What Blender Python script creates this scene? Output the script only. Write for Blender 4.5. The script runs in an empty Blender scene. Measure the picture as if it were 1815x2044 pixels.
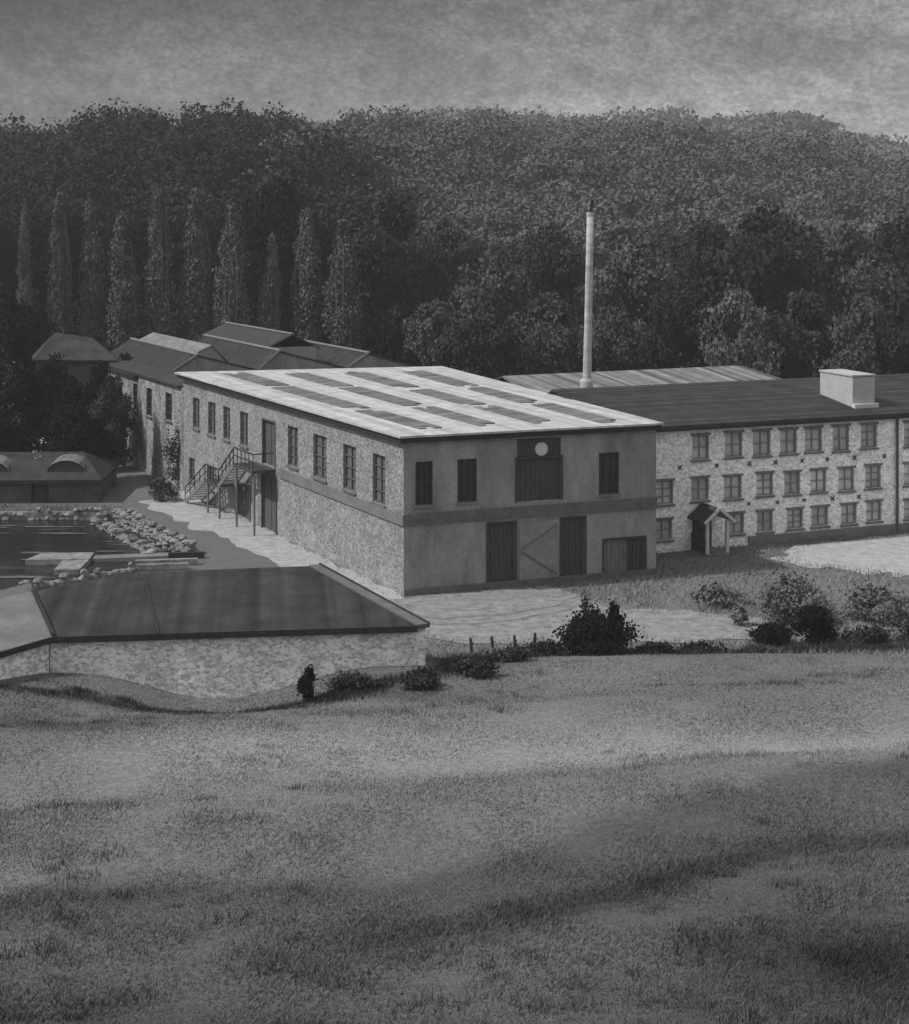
import bpy, math, random
import numpy as np
from mathutils import Vector
random.seed(7)
RNG = np.random.default_rng(11)
scene = bpy.context.scene
COL = scene.collection
R = math.radians

# ------------------------------------------------------------------ camera
CAM_H = 18.77
cam_data = bpy.data.cameras.new("camera")
cam = bpy.data.objects.new("camera", cam_data)
COL.objects.link(cam)
cam.location = (0, 0, CAM_H)
cam.rotation_euler = (R(90), 0, 0)
cam_data.sensor_width = 36
cam_data.lens = 3200 / 2044 * 36
cam_data.shift_y = -602 / 2044
cam_data.clip_end = 5000
scene.camera = cam

# ------------------------------------------------------------------ light
SUN_EL = R(48)
SUN_DIR = Vector((-0.97 * math.cos(SUN_EL), -0.24 * math.cos(SUN_EL), math.sin(SUN_EL))).normalized()
sun_data = bpy.data.lights.new("sun", 'SUN')
sun_data.energy = 2.9
sun_data.angle = R(0.6)
sun = bpy.data.objects.new("sun", sun_data)
COL.objects.link(sun)
sun.location = SUN_DIR * 200
sun.rotation_euler = SUN_DIR.to_track_quat('Z', 'Y').to_euler()

world = bpy.data.worlds.new("World")
scene.world = world
world.use_nodes = True
wt = world.node_tree
wt.nodes.clear()


def wn(kind, **kw):
    n = wt.nodes.new(kind)
    for k, v in kw.items():
        setattr(n, k, v)
    return n


w_out = wn('ShaderNodeOutputWorld')
w_bg = wn('ShaderNodeBackground')
w_bg.inputs['Strength'].default_value = 0.15
sky = wn('ShaderNodeTexSky', sky_type='NISHITA')
sky.sun_disc = False
sky.sun_elevation = SUN_EL
sky.sun_rotation = math.atan2(SUN_DIR.x, SUN_DIR.y)
bw = wn('ShaderNodeRGBToBW')
tc = wn('ShaderNodeTexCoord')
sep = wn('ShaderNodeSeparateXYZ')
wt.links.new(tc.outputs['Generated'], sep.inputs[0])
# a grey bank of cloud hangs low over the far hills, the upper sky is open and brighter
bank = wn('ShaderNodeValToRGB')
bank.color_ramp.elements[0].position = 0.0
bank.color_ramp.elements[0].color = (0.26, 0.26, 0.26, 1)
bank.color_ramp.elements[1].position = 0.45
bank.color_ramp.elements[1].color = (1.45, 1.45, 1.45, 1)
e = bank.color_ramp.elements.new(0.068)
e.color = (0.315, 0.315, 0.315, 1)
e = bank.color_ramp.elements.new(0.13)
e.color = (0.175, 0.175, 0.175, 1)
wt.links.new(sep.outputs['Z'], bank.inputs[0])
mp = wn('ShaderNodeMapping')
mp.inputs['Scale'].default_value = (1.0, 1.0, 3.2)
wt.links.new(tc.outputs['Generated'], mp.inputs[0])
n1 = wn('ShaderNodeTexNoise')
n1.inputs['Scale'].default_value = 5.0
n1.inputs['Detail'].default_value = 8
n1.inputs['Roughness'].default_value = 0.41
wt.links.new(mp.outputs[0], n1.inputs['Vector'])
cl = wn('ShaderNodeValToRGB')
cl.color_ramp.elements[0].position = 0.33
cl.color_ramp.elements[0].color = (0.66, 0.66, 0.66, 1)
cl.color_ramp.elements[1].position = 0.68
cl.color_ramp.elements[1].color = (1.38, 1.38, 1.38, 1)
wt.links.new(n1.outputs['Fac'], cl.inputs[0])
mpf = wn('ShaderNodeMapping')
mpf.inputs['Scale'].default_value = (1.0, 1.0, 1.5)
wt.links.new(tc.outputs['Generated'], mpf.inputs[0])
n1b = wn('ShaderNodeTexNoise')
n1b.inputs['Scale'].default_value = 60.0
n1b.inputs['Detail'].default_value = 6
n1b.inputs['Roughness'].default_value = 0.75
wt.links.new(mpf.outputs[0], n1b.inputs['Vector'])
clb = wn('ShaderNodeValToRGB')
clb.color_ramp.elements[0].position = 0.36
clb.color_ramp.elements[0].color = (0.70, 0.70, 0.70, 1)
clb.color_ramp.elements[1].position = 0.64
clb.color_ramp.elements[1].color = (1.30, 1.30, 1.30, 1)
wt.links.new(n1b.outputs['Fac'], clb.inputs[0])
# the cloud is thicker towards the west (left) and thinner to the right
sx = wn('ShaderNodeMapRange')
sx.inputs['From Min'].default_value = -0.30
sx.inputs['From Max'].default_value = 0.30
sx.inputs['To Min'].default_value = 0.62
sx.inputs['To Max'].default_value = 1.78
wt.links.new(sep.outputs['X'], sx.inputs[0])


def wmul(a, b):
    m = wn('ShaderNodeMath', operation='MULTIPLY')
    wt.links.new(a, m.inputs[0])
    wt.links.new(b, m.inputs[1])
    return m.outputs[0]


n1c = wn('ShaderNodeTexNoise')
n1c.inputs['Scale'].default_value = 260.0
n1c.inputs['Detail'].default_value = 3
n1c.inputs['Roughness'].default_value = 0.7
wt.links.new(mpf.outputs[0], n1c.inputs['Vector'])
clc = wn('ShaderNodeMapRange')
clc.inputs['From Min'].default_value = 0.35
clc.inputs['From Max'].default_value = 0.65
clc.inputs['To Min'].default_value = 0.74
clc.inputs['To Max'].default_value = 1.26
wt.links.new(n1c.outputs['Fac'], clc.inputs[0])
wt.links.new(sky.outputs[0], bw.inputs[0])
v = wmul(bw.outputs[0], bank.outputs[0])
v = wmul(v, cl.outputs[0])
v = wmul(v, clb.outputs[0])
v = wmul(v, clc.outputs[0])
v = wmul(v, sx.outputs[0])
wt.links.new(v, w_bg.inputs['Color'])
wt.links.new(w_bg.outputs[0], w_out.inputs['Surface'])

scene.view_settings.view_transform = 'Standard'
scene.view_settings.look = 'None'
scene.view_settings.exposure = 0.0
scene.view_settings.gamma = 1.0
scene.render.engine = 'CYCLES'
scene.cycles.max_bounces = 5
scene.cycles.diffuse_bounces = 3
scene.cycles.glossy_bounces = 2
scene.cycles.volume_bounces = 0

# ------------------------------------------------------------------ materials
MATS = {}


def mat(name, base, var=0.25, scale=3.0, rough=0.9, bump=0.0, detail=6, spots=None, stretch=(1, 1, 1),
        rand=0.0, ribs=None, spec=0.2, fine=0.0):
    """grey procedural surface: noise mottling, optional stone cells, ribs and per-object variation"""
    if name in MATS:
        return MATS[name]
    m = bpy.data.materials.new(name)
    m.use_nodes = True
    nt = m.node_tree
    nt.nodes.clear()
    N = nt.nodes.new
    L = nt.links.new
    out = N('ShaderNodeOutputMaterial')
    bs = N('ShaderNodeBsdfPrincipled')
    bs.inputs['Roughness'].default_value = rough
    bs.inputs['Specular IOR Level'].default_value = spec
    L(bs.outputs[0], out.inputs[0])
    geo = N('ShaderNodeNewGeometry')
    mpg = N('ShaderNodeMapping')
    mpg.inputs['Scale'].default_value = stretch
    L(geo.outputs['Position'], mpg.inputs[0])
    no = N('ShaderNodeTexNoise')
    no.inputs['Scale'].default_value = scale
    no.inputs['Detail'].default_value = detail
    no.inputs['Roughness'].default_value = 0.7
    L(mpg.outputs[0], no.inputs['Vector'])
    mr = N('ShaderNodeMapRange')
    mr.inputs['From Min'].default_value = 0.34
    mr.inputs['From Max'].default_value = 0.66
    mr.inputs['To Min'].default_value = base * (1 - var)
    mr.inputs['To Max'].default_value = base * (1 + var)
    L(no.outputs['Fac'], mr.inputs[0])
    val = mr.outputs[0]
    height = no.outputs['Fac']
    if fine:
        nf = N('ShaderNodeTexNoise')
        nf.inputs['Scale'].default_value = 14
        nf.inputs['Detail'].default_value = 3
        L(geo.outputs['Position'], nf.inputs['Vector'])
        mf = N('ShaderNodeMapRange')
        mf.inputs['From Min'].default_value = 0.35
        mf.inputs['From Max'].default_value = 0.65
        mf.inputs['To Min'].default_value = 1 - fine
        mf.inputs['To Max'].default_value = 1 + fine
        L(nf.outputs['Fac'], mf.inputs[0])
        mu = N('ShaderNodeMath')
        mu.operation = 'MULTIPLY'
        L(val, mu.inputs[0])
        L(mf.outputs[0], mu.inputs[1])
        val = mu.outputs[0]
    if spots:
        sc, lo, hi = spots
        vo = N('ShaderNodeTexVoronoi')
        vo.inputs['Scale'].default_value = sc
        mv = N('ShaderNodeMapping')
        mv.inputs['Scale'].default_value = (1, 1, 1.5)
        nz = N('ShaderNodeTexNoise')
        nz.inputs['Scale'].default_value = 2.2
        add = N('ShaderNodeVectorMath')
        add.operation = 'MULTIPLY_ADD'
        add.inputs[1].default_value = (0.16, 0.16, 0.16)
        L(geo.outputs['Position'], nz.inputs['Vector'])
        L(nz.outputs['Color'], add.inputs[0])
        L(geo.outputs['Position'], add.inputs[2])
        L(add.outputs[0], mv.inputs[0])
        L(mv.outputs[0], vo.inputs['Vector'])
        ms = N('ShaderNodeSeparateColor')
        L(vo.outputs['Color'], ms.inputs[0])
        mr2 = N('ShaderNodeMapRange')
        mr2.inputs['To Min'].default_value = lo
        mr2.inputs['To Max'].default_value = hi
        L(ms.outputs[0], mr2.inputs[0])
        vd = N('ShaderNodeTexVoronoi')
        vd.feature = 'DISTANCE_TO_EDGE'
        vd.inputs['Scale'].default_value = sc
        L(mv.outputs[0], vd.inputs['Vector'])
        mj = N('ShaderNodeMapRange')
        mj.inputs['From Max'].default_value = 0.12
        mj.inputs['To Min'].default_value = 1.12
        mj.inputs['To Max'].default_value = 1.0
        L(vd.outputs['Distance'], mj.inputs[0])
        for src in (mr2.outputs[0], mj.outputs[0]):
            mu = N('ShaderNodeMath')
            mu.operation = 'MULTIPLY'
            L(val, mu.inputs[0])
            L(src, mu.inputs[1])
            val = mu.outputs[0]
        height = mr2.outputs[0]
    if ribs:
        ax, sc, amt = ribs
        dv = N('ShaderNodeVectorMath')
        dv.operation = 'DOT_PRODUCT'
        dv.inputs[1].default_value = ax
        L(geo.outputs['Position'], dv.inputs[0])
        nzr = N('ShaderNodeTexNoise')
        nzr.noise_dimensions = '1D'
        nzr.inputs['Scale'].default_value = sc
        nzr.inputs['Detail'].default_value = 2
        L(dv.outputs['Value'], nzr.inputs['W'])
        mq = N('ShaderNodeMapRange')
        mq.inputs['From Min'].default_value = 0.3
        mq.inputs['From Max'].default_value = 0.7
        mq.inputs['To Min'].default_value = 1 - amt
        mq.inputs['To Max'].default_value = 1 + amt
        L(nzr.outputs['Fac'], mq.inputs[0])
        mu = N('ShaderNodeMath')
        mu.operation = 'MULTIPLY'
        L(val, mu.inputs[0])
        L(mq.outputs[0], mu.inputs[1])
        val = mu.outputs[0]
    if rand:
        oi = N('ShaderNodeObjectInfo')
        mo = N('ShaderNodeMapRange')
        mo.inputs['To Min'].default_value = 1 - rand
        mo.inputs['To Max'].default_value = 1 + rand
        L(oi.outputs['Random'], mo.inputs[0])
        mu = N('ShaderNodeMath')
        mu.operation = 'MULTIPLY'
        L(val, mu.inputs[0])
        L(mo.outputs[0], mu.inputs[1])
        val = mu.outputs[0]
    L(val, bs.inputs['Base Color'])
    if bump:
        bp = N('ShaderNodeBump')
        bp.inputs['Strength'].default_value = bump
        bp.inputs['Distance'].default_value = 0.08
        L(height, bp.inputs['Height'])
        L(bp.outputs[0], bs.inputs['Normal'])
    MATS[name] = m
    return m


def tone_mat(name, fine_scale, amt, bump):
    """vegetation and soil whose colour, painted shed shadow included, is carried by the 'tone' attribute of the mesh"""
    m = bpy.data.materials.new(name)
    m.use_nodes = True
    nt = m.node_tree
    bs = nt.nodes['Principled BSDF']
    bs.inputs['Roughness'].default_value = 0.95
    bs.inputs['Specular IOR Level'].default_value = 0.1
    at = nt.nodes.new('ShaderNodeAttribute')
    at.attribute_name = 'tone'
    geo = nt.nodes.new('ShaderNodeNewGeometry')
    no = nt.nodes.new('ShaderNodeTexNoise')
    no.inputs['Scale'].default_value = fine_scale
    no.inputs['Detail'].default_value = 8
    no.inputs['Roughness'].default_value = 0.75
    nt.links.new(geo.outputs['Position'], no.inputs['Vector'])
    mr = nt.nodes.new('ShaderNodeMapRange')
    mr.inputs['From Min'].default_value = 0.34
    mr.inputs['From Max'].default_value = 0.66
    mr.inputs['To Min'].default_value = 1 - amt
    mr.inputs['To Max'].default_value = 1 + amt
    nt.links.new(no.outputs['Fac'], mr.inputs[0])
    mu = nt.nodes.new('ShaderNodeMath')
    mu.operation = 'MULTIPLY'
    nt.links.new(at.outputs['Fac'], mu.inputs[0])
    nt.links.new(mr.outputs[0], mu.inputs[1])
    nt.links.new(mu.outputs[0], bs.inputs['Base Color'])
    if bump:
        bp = nt.nodes.new('ShaderNodeBump')
        bp.inputs['Strength'].default_value = bump
        bp.inputs['Distance'].default_value = 0.15
        nt.links.new(no.outputs['Fac'], bp.inputs['Height'])
        nt.links.new(bp.outputs[0], bs.inputs['Normal'])
    return m


# ------------------------------------------------------------------ mesh helpers
class MB:
    def __init__(s):
        s.v = []
        s.f = []

    def quad(s, *pts):
        i = len(s.v)
        s.v += [tuple(p) for p in pts]
        s.f.append(tuple(range(i, i + len(pts))))
        return s

    def hexa(s, p):
        """eight points: bottom four then top four, both counter-clockwise from above"""
        i = len(s.v)
        s.v += [tuple(q) for q in p]
        for f in ((3, 2, 1, 0), (4, 5, 6, 7), (0, 1, 5, 4), (1, 2, 6, 5), (2, 3, 7, 6), (3, 0, 4, 7)):
            s.f.append(tuple(i + k for k in f))
        return s

    def box(s, F, u0, u1, n0, n1, z0, z1):
        return s.hexa([F.p(u0, n1, z0), F.p(u1, n1, z0), F.p(u1, n0, z0), F.p(u0, n0, z0),
                       F.p(u0, n1, z1), F.p(u1, n1, z1), F.p(u1, n0, z1), F.p(u0, n0, z1)])

    def slab(s, top, th):
        """polygon (3-D, counter-clockwise from above) given a thickness downwards"""
        n = len(top)
        i = len(s.v)
        s.v += [tuple(p) for p in top] + [(p[0], p[1], p[2] - th) for p in top]
        s.f.append(tuple(range(i, i + n)))
        s.f.append(tuple(range(i + 2 * n - 1, i + n - 1, -1)))
        for k in range(n):
            a, b = i + k, i + (k + 1) % n
            s.f.append((a, a + n, b + n, b))
        return s

    def bar(s, a, b, w, h=None):
        a, b = Vector(a), Vector(b)
        d = (b - a).normalized()
        up = Vector((0, 0, 1)) if abs(d.z) < 0.95 else Vector((1, 0, 0))
        x = d.cross(up).normalized() * w / 2
        y = x.cross(d).normalized() * (h or w) / 2
        return s.hexa([a - x - y, a + x - y, a + x + y, a - x + y, b - x - y, b + x - y, b + x + y, b - x + y])

    def tube(s, pts, rads, seg=10, cap=True):
        rings = []
        for k, (p, r) in enumerate(zip(pts, rads)):
            p = Vector(p)
            q = Vector(pts[min(k + 1, len(pts) - 1)]) - Vector(pts[max(k - 1, 0)])
            q.normalize()
            x = q.cross(Vector((0.3, 1, 0.1))).normalized()
            y = q.cross(x)
            i = len(s.v)
            s.v += [tuple(p + (x * math.cos(t) + y * math.sin(t)) * r)
                    for t in (2 * math.pi * j / seg for j in range(seg))]
            rings.append(i)
        for a, b in zip(rings, rings[1:]):
            for j in range(seg):
                s.f.append((a + j, a + (j + 1) % seg, b + (j + 1) % seg, b + j))
        if cap:
            s.f.append(tuple(rings[-1] + j for j in range(seg)))
        return s

    def mesh(s, name, m, off=(0, 0, 0), smooth=False):
        me = bpy.data.meshes.new(name)
        ox, oy, oz = off
        me.from_pydata([(x - ox, y - oy, z - oz) for x, y, z in s.v], [], s.f)
        me.materials.append(m)
        if smooth:
            me.polygons.foreach_set('use_smooth', [True] * len(me.polygons))
        me.update()
        return me


class Frame:
    """wall frame: u runs along the wall, n points outwards"""

    def __init__(s, O, E):
        s.O = Vector((O[0], O[1]))
        d = Vector((E[0], E[1])) - s.O
        s.L = d.length
        s.U = d / s.L
        s.N = Vector((s.U.y, -s.U.x))
        s.ang = math.atan2(s.U.y, s.U.x)

    def p(s, u, n, z):
        q = s.O + s.U * u + s.N * n
        return (q.x, q.y, z)


def tag(o, label=None, cat=None, group=None, kind=None):
    if label:
        o['label'] = label
    if cat:
        o['category'] = cat
    if group:
        o['group'] = group
    if kind:
        o['kind'] = kind
    return o


def link(name, me, parent=None, loc=None):
    o = bpy.data.objects.new(name, me)
    COL.objects.link(o)
    if parent:
        o.parent = parent
    if loc is not None:
        o.location = loc
    return o


def root_of(parent):
    """world position of a part's parent"""
    x = Vector((0, 0, 0))
    p = parent
    while p is not None:
        x += Vector(p.location)
        p = p.parent
    return tuple(x)


def part(name, mb, m, parent, smooth=False):
    """mesh given in world coordinates becomes a child of parent (parents carry no rotation)"""
    return link(name, mb.mesh(name, m, root_of(parent), smooth), parent)


def empty(name, loc, label, cat, group=None):
    o = bpy.data.objects.new(name, None)
    COL.objects.link(o)
    o.location = loc
    o.empty_display_size = 0.5
    return tag(o, label, cat, group)


def wall_with_holes(mb, F, L, z0, z1, holes, depth=0.25, u_start=0.0):
    us = sorted({u_start, L} | {h[0] for h in holes} | {h[1] for h in holes})
    zs = sorted({z0, z1} | {h[2] for h in holes} | {h[3] for h in holes})
    us = [u for u in us if u_start <= u <= L]
    zs = [z for z in zs if z0 <= z <= z1]
    for a, b in zip(us, us[1:]):
        for c, d in zip(zs, zs[1:]):
            uc, zc = (a + b) / 2, (c + d) / 2
            if any(h[0] < uc < h[1] and h[2] < zc < h[3] for h in holes):
                continue
            mb.quad(F.p(a, 0, c), F.p(b, 0, c), F.p(b, 0, d), F.p(a, 0, d))
    for (a, b, c, d) in holes:
        mb.quad(F.p(a, 0, c), F.p(a, 0, d), F.p(a, -depth, d), F.p(a, -depth, c))
        mb.quad(F.p(b, 0, d), F.p(b, 0, c), F.p(b, -depth, c), F.p(b, -depth, d))
        mb.quad(F.p(a, 0, d), F.p(b, 0, d), F.p(b, -depth, d), F.p(a, -depth, d))
        mb.quad(F.p(a, -depth, c), F.p(b, -depth, c), F.p(b, 0, c), F.p(a, 0, c))


def window(parent, F, h, pane_m, frame_m, sill_m, cols=2, rows=3, bar=0.05, lintel=False):
    """pane set back in its opening, with frame and sill as sub-parts"""
    a, b, c, d = h
    pm = MB().box(F, a, b, -0.26, -0.2, c, d)
    w = part('window', pm, pane_m, parent)
    fm = MB()
    e = 0.075
    fm.box(F, a, a + e, -0.198, -0.10, c, d)
    fm.box(F, b - e, b, -0.198, -0.10, c, d)
    fm.box(F, a + e, b - e, -0.198, -0.10, d - e, d)
    fm.box(F, a + e, b - e, -0.198, -0.10, c, c + e)
    for k in range(1, cols):
        x = a + (b - a) * k / cols
        fm.box(F, x - bar / 2, x + bar / 2, -0.196, -0.12, c + e, d - e)
    for k in range(1, rows):
        z = c + (d - c) * k / rows
        fm.box(F, a + e, b - e, -0.196, -0.125, z - bar / 2, z + bar / 2)
    part('frame', fm, frame_m, w)
    part('sill', MB().box(F, a - 0.08, b + 0.08, 0.002, 0.11, c - 0.11, c), sill_m, w)
    if lintel:
        part('lintel', MB().box(F, a - 0.1, b + 0.1, 0.003, 0.05, d, d + 0.12), sill_m, w)
    return w


def plank_door(parent, F, h, door_m, frame_m, name='door', planks=6, n=-0.16, braces=False):
    a, b, c, d = h
    mb = MB()
    w = (b - a) / planks
    for k in range(planks):
        mb.box(F, a + k * w + 0.012, a + (k + 1) * w - 0.012, n - 0.07, n + 0.012 * (k % 3), c, d)
    mb.box(F, a, b, n - 0.075, n - 0.02, c, d)
    o = part(name, mb, door_m, parent)
    f = MB()
    f.box(F, a - 0.1, a, n - 0.08, 0.045, c, d + 0.1)
    f.box(F, b, b + 0.1, n - 0.08, 0.045, c, d + 0.1)
    f.box(F, a, b, n - 0.08, 0.045, d, d + 0.1)
    part('frame', f, frame_m, o)
    if braces:
        g = MB()
        for z in (c + 0.35, d - 0.35):
            g.box(F, a + 0.05, b - 0.05, n + 0.026, n + 0.06, z - 0.08, z + 0.08)
        g.bar(F.p(a + 0.1, n + 0.045, c + 0.45), F.p(b - 0.1, n + 0.045, (c + d) / 2), 0.14, 0.04)
        g.bar(F.p(b - 0.1, n + 0.045, (c + d) / 2), F.p(a + 0.1, n + 0.045, d - 0.45), 0.14, 0.04)
        part('brace', g, frame_m, o)
    return o


# ------------------------------------------------------------------ terrain
PY = np.array([-80, 0, 14, 28, 40, 50, 56, 60, 64, 68, 74, 5000.])
PZ = np.array([16.2, 15.4, 9.4, 4.6, 3.0, 2.2, 1.7, 1.45, 0.85, 0.0, 0.0, 0.0])
_yy = np.arange(-80, 200, 0.25)
_zz = np.interp(_yy, PY, PZ)
_k = np.hanning(15)
_k /= _k.sum()
_zs = np.convolve(np.pad(_zz, 7, mode='edge'), _k, mode='valid')


def vnoise(x, y, s, seed=0):
    """smooth value noise, vectorised"""
    x = np.asarray(x, float) / s
    y = np.asarray(y, float) / s
    xi = np.floor(x).astype(np.int64)
    yi = np.floor(y).astype(np.int64)
    fx = x - xi
    fy = y - yi
    fx = fx * fx * (3 - 2 * fx)
    fy = fy * fy * (3 - 2 * fy)

    def h(a, b):
        n = (a * 374761393 + b * 668265263 + seed * 1442695041) & 0xFFFFFFFF
        n = ((n ^ (n >> 13)) * 1274126177) & 0xFFFFFFFF
        return ((n ^ (n >> 16)) & 0xFFFF) / 65535.0
    return ((h(xi, yi) * (1 - fx) + h(xi + 1, yi) * fx) * (1 - fy) +
            (h(xi, yi + 1) * (1 - fx) + h(xi + 1, yi + 1) * fx) * fy)


def sstep(a, b, x):
    t = np.clip((np.asarray(x, float) - a) / (b - a), 0, 1)
    return t * t * (3 - 2 * t)


# crest heights of the three ridges by bearing (x/y): dark near hill, hazy hill, farthest ridge
B1x = [-0.6, -0.34, -0.284, -0.255, -0.22, -0.175, -0.134, -0.105, -0.075, -0.05, 0.0]
B1z = [20, 21, 21.5, 21.2, 24.0, 25.5, 26, 24.6, 22.0, 15, 0]
B2x = [-0.6, -0.2, -0.13, -0.085, -0.045, 0.015, 0.062, 0.117, 0.17, 0.21, 0.242, 0.284, 0.6]
B2z = [24, 26, 28, 28.5, 31, 31, 28, 29.5, 26, 27.5, 24, 22, 20]
B3x = [-0.6, -0.1, 0.0, 0.05, 0.094, 0.125, 0.17, 0.219, 0.25, 0.284, 0.6]
B3z = [40, 46, 52, 50, 48, 51, 48, 51, 41, 38, 34]
POND = [(-44, 98.4), (-20.4, 98.4), (-14.3, 87.5), (-16.6, 83.5), (-21.0, 78.3), (-24, 76.2), (-44, 76.2)]


def in_poly(x, y, poly):
    x = np.asarray(x, float)
    y = np.asarray(y, float)
    r = np.zeros(x.shape, bool)
    n = len(poly)
    for i in range(n):
        x1, y1 = poly[i]
        x2, y2 = poly[(i + 1) % n]
        c = (y1 > y) != (y2 > y)
        xt = (x2 - x1) * (y - y1) / ((y2 - y1) if y2 != y1 else 1e-9) + x1
        r ^= c & (x < xt)
    return r


def height(x, y):
    x = np.asarray(x, float)
    y = np.asarray(y, float)
    z = np.interp(y, _yy, _zs)
    # hollow in front of the low shed
    z = z - 1.5 * np.exp(-((x + 8.8) / 3.6) ** 2 - ((y - 60.0) / 3.0) ** 2)
    fieldm = sstep(70, 60, y)
    z = z + fieldm * ((vnoise(x, y, 9, 3) - 0.5) * 0.5 + (vnoise(x, y, 3.1, 4) - 0.5) * 0.18)
    z = z + sstep(28, 40, y) * fieldm * 0.25 * np.sin(y * 0.62 - x * 0.16)
    b = x / np.maximum(y, 1)
    h1 = np.interp(b, B1x, B1z) * sstep(125, 252, y) * (1 - 0.45 * sstep(255, 330, y))
    h2 = np.interp(b, B2x, B2z) * (0.22 * sstep(122, 200, y) + 0.78 * sstep(185, 340, y)) * (1 - 0.4 * sstep(345, 430, y))
    h3 = np.interp(b, B3x, B3z) * sstep(400, 700, y) * (1 - 0.5 * sstep(710, 1400, y))
    hh = np.maximum(np.maximum(h1, h2), h3)
    z = z + hh + sstep(150, 260, y) * (vnoise(x, y, 22, 5) - 0.5) * 3
    z = np.where(in_poly(x, y, POND), -1.1, z)
    return z


def gz(x, y):
    return float(height(np.array([x]), np.array([y]))[0])


# boundary between the pale mown strip and the darker rough pasture, and the dark heather belts
EDGE_X = [-16, -10.5, -8.5, -5.3, -2.0, 0.5, 3.5, 6.9, 11.2, 15.5, 22]
EDGE_Y = [34.6, 35.4, 36.4, 37.0, 37.9, 39.3, 41.4, 44.2, 47.0, 49.5, 51]


def blob(x, y, cx, cy, rx, ry, a=0.0):
    c, s = math.cos(a), math.sin(a)
    dx, dy = x - cx, y - cy
    u = (dx * c + dy * s) / rx
    w = (-dx * s + dy * c) / ry
    return np.exp(-(u * u + w * w))


def tone(x, y):
    """own colour (albedo) of the vegetation and soil at a place, plus a painted shed shadow"""
    x = np.asarray(x, float)
    y = np.asarray(y, float)
    wob = (vnoise(x, y, 4.0, 21) - 0.5) * 2.6 + (vnoise(x, y, 1.3, 22) - 0.5) * 1.0
    t = np.full(x.shape, 0.192) + 0.05 * (vnoise(x, y, 5.5, 23) - .5)
    t = t + 0.105 * np.exp(-((y - (49.4 + 0.06 * x)) / 2.8) ** 2) * sstep(-15, -6, x)
    t = t - 0.018 * sstep(54, 58, y + wob * 0.4)
    t = t - 0.07 * blob(x, y, -14, 52.5, 5.0, 2.0)
    e = np.interp(x, EDGE_X, EDGE_Y)
    rough = sstep(e + 0.8, e - 1.0, y + wob)
    d = 0.114 + 0.05 * (vnoise(x, y, 6, 31) - 0.5)
    d = d - 0.045 * (0.4 + 1.1 * vnoise(x, y, 2.4, 56)) * np.exp(-((y - e + 1.4 + 0.5 * wob) / 1.0) ** 2) * sstep(-2, -7, x)
    belt = np.interp(x, [-9, -5, -2.6, 0, 2.1, 3.8, 5.4, 7.3, 11.5, 16], [31.6, 31.6, 32.0, 33.3, 34.4, 35.5, 37.3, 39.2, 40.6, 42])
    d = d - 0.046 * (0.5 + vnoise(x, y, 3.3, 55)) * np.exp(-((y - belt + 0.45 * wob) / 1.15) ** 2) * sstep(-4.5, -1.5, x)
    d = d - 0.062 * blob(x, y + 0.4 * wob, 8.0, 31.0, 3.6, 1.9, -0.1)
    d = d + 0.035 * blob(x, y, -8.5, 31.5, 2.0, 1.0) + 0.035 * blob(x, y, 3.0, 31.6, 3.4, 1.6)
    d = d - 0.03 * blob(x, y, -8, 27.6, 6, 1.2)
    t = t * (1 - rough) + d * rough
    # ground round the mill
    far = sstep(66, 69, y + 0.3 * wob)
    g = 0.175 + 0.05 * (vnoise(x, y, 5, 41) - 0.5)
    g = g + 0.07 * blob(x, y, 6, 71.3, 7.5, 1.2) + 0.05 * blob(x, y, 17, 72, 5, 1.0)
    g = g - 0.03 * sstep(-12, -22, x) * sstep(104, 100, y)
    t = t * (1 - far) + g * far
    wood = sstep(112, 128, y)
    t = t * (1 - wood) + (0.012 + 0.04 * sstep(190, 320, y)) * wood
    # dark rank growth along the field edge; beside the low shed, painted shadow
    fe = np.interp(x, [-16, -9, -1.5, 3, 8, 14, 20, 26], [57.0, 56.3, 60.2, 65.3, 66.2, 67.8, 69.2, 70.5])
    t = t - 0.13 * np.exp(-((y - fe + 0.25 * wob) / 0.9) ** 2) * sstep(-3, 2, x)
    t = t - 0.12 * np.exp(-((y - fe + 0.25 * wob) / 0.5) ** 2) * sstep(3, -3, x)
    t = t - 0.13 * blob(x, y, 0.4, 63.2, 1.5, 1.6) - 0.06 * blob(x, y, -3, 58.6, 3, .7)  # first blob: the low shed's cast shadow put into the ground colour
    return np.clip(t, 0.012, 0.4)


def set_tone(me, vals):
    at = me.color_attributes.new('tone', 'FLOAT_COLOR', 'POINT')
    a = np.ones((len(vals), 4), np.float32)
    a[:, :3] = np.asarray(vals)[:, None]
    at.data.foreach_set('color', a.ravel())


def grid_mesh(name, xs, ys, zf, m):
    X, Y = np.meshgrid(xs, ys)
    Z = zf(X, Y)
    nx, ny = len(xs), len(ys)
    me = bpy.data.meshes.new(name)
    v = np.stack([X.ravel(), Y.ravel(), Z.ravel()], 1)
    idx = np.arange(nx * ny).reshape(ny, nx)
    q = np.stack([idx[:-1, :-1], idx[:-1, 1:], idx[1:, 1:], idx[1:, :-1]], -1).reshape(-1, 4)
    fast_mesh(me, v, q)
    me.materials.append(m)
    me.polygons.foreach_set('use_smooth', np.ones(len(me.polygons), bool))
    return me, X.ravel(), Y.ravel()


def fast_mesh(me, v, q):
    n = q.shape[1]
    me.vertices.add(len(v))
    me.vertices.foreach_set('co', np.asarray(v, np.float32).ravel())
    me.loops.add(q.size)
    me.loops.foreach_set('vertex_index', q.ravel().astype(np.int32))
    me.polygons.add(len(q))
    me.polygons.foreach_set('loop_start', np.arange(0, q.size, n, dtype=np.int32))
    me.polygons.foreach_set('loop_total', np.full(len(q), n, np.int32))
    me.update(calc_edges=True)


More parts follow.
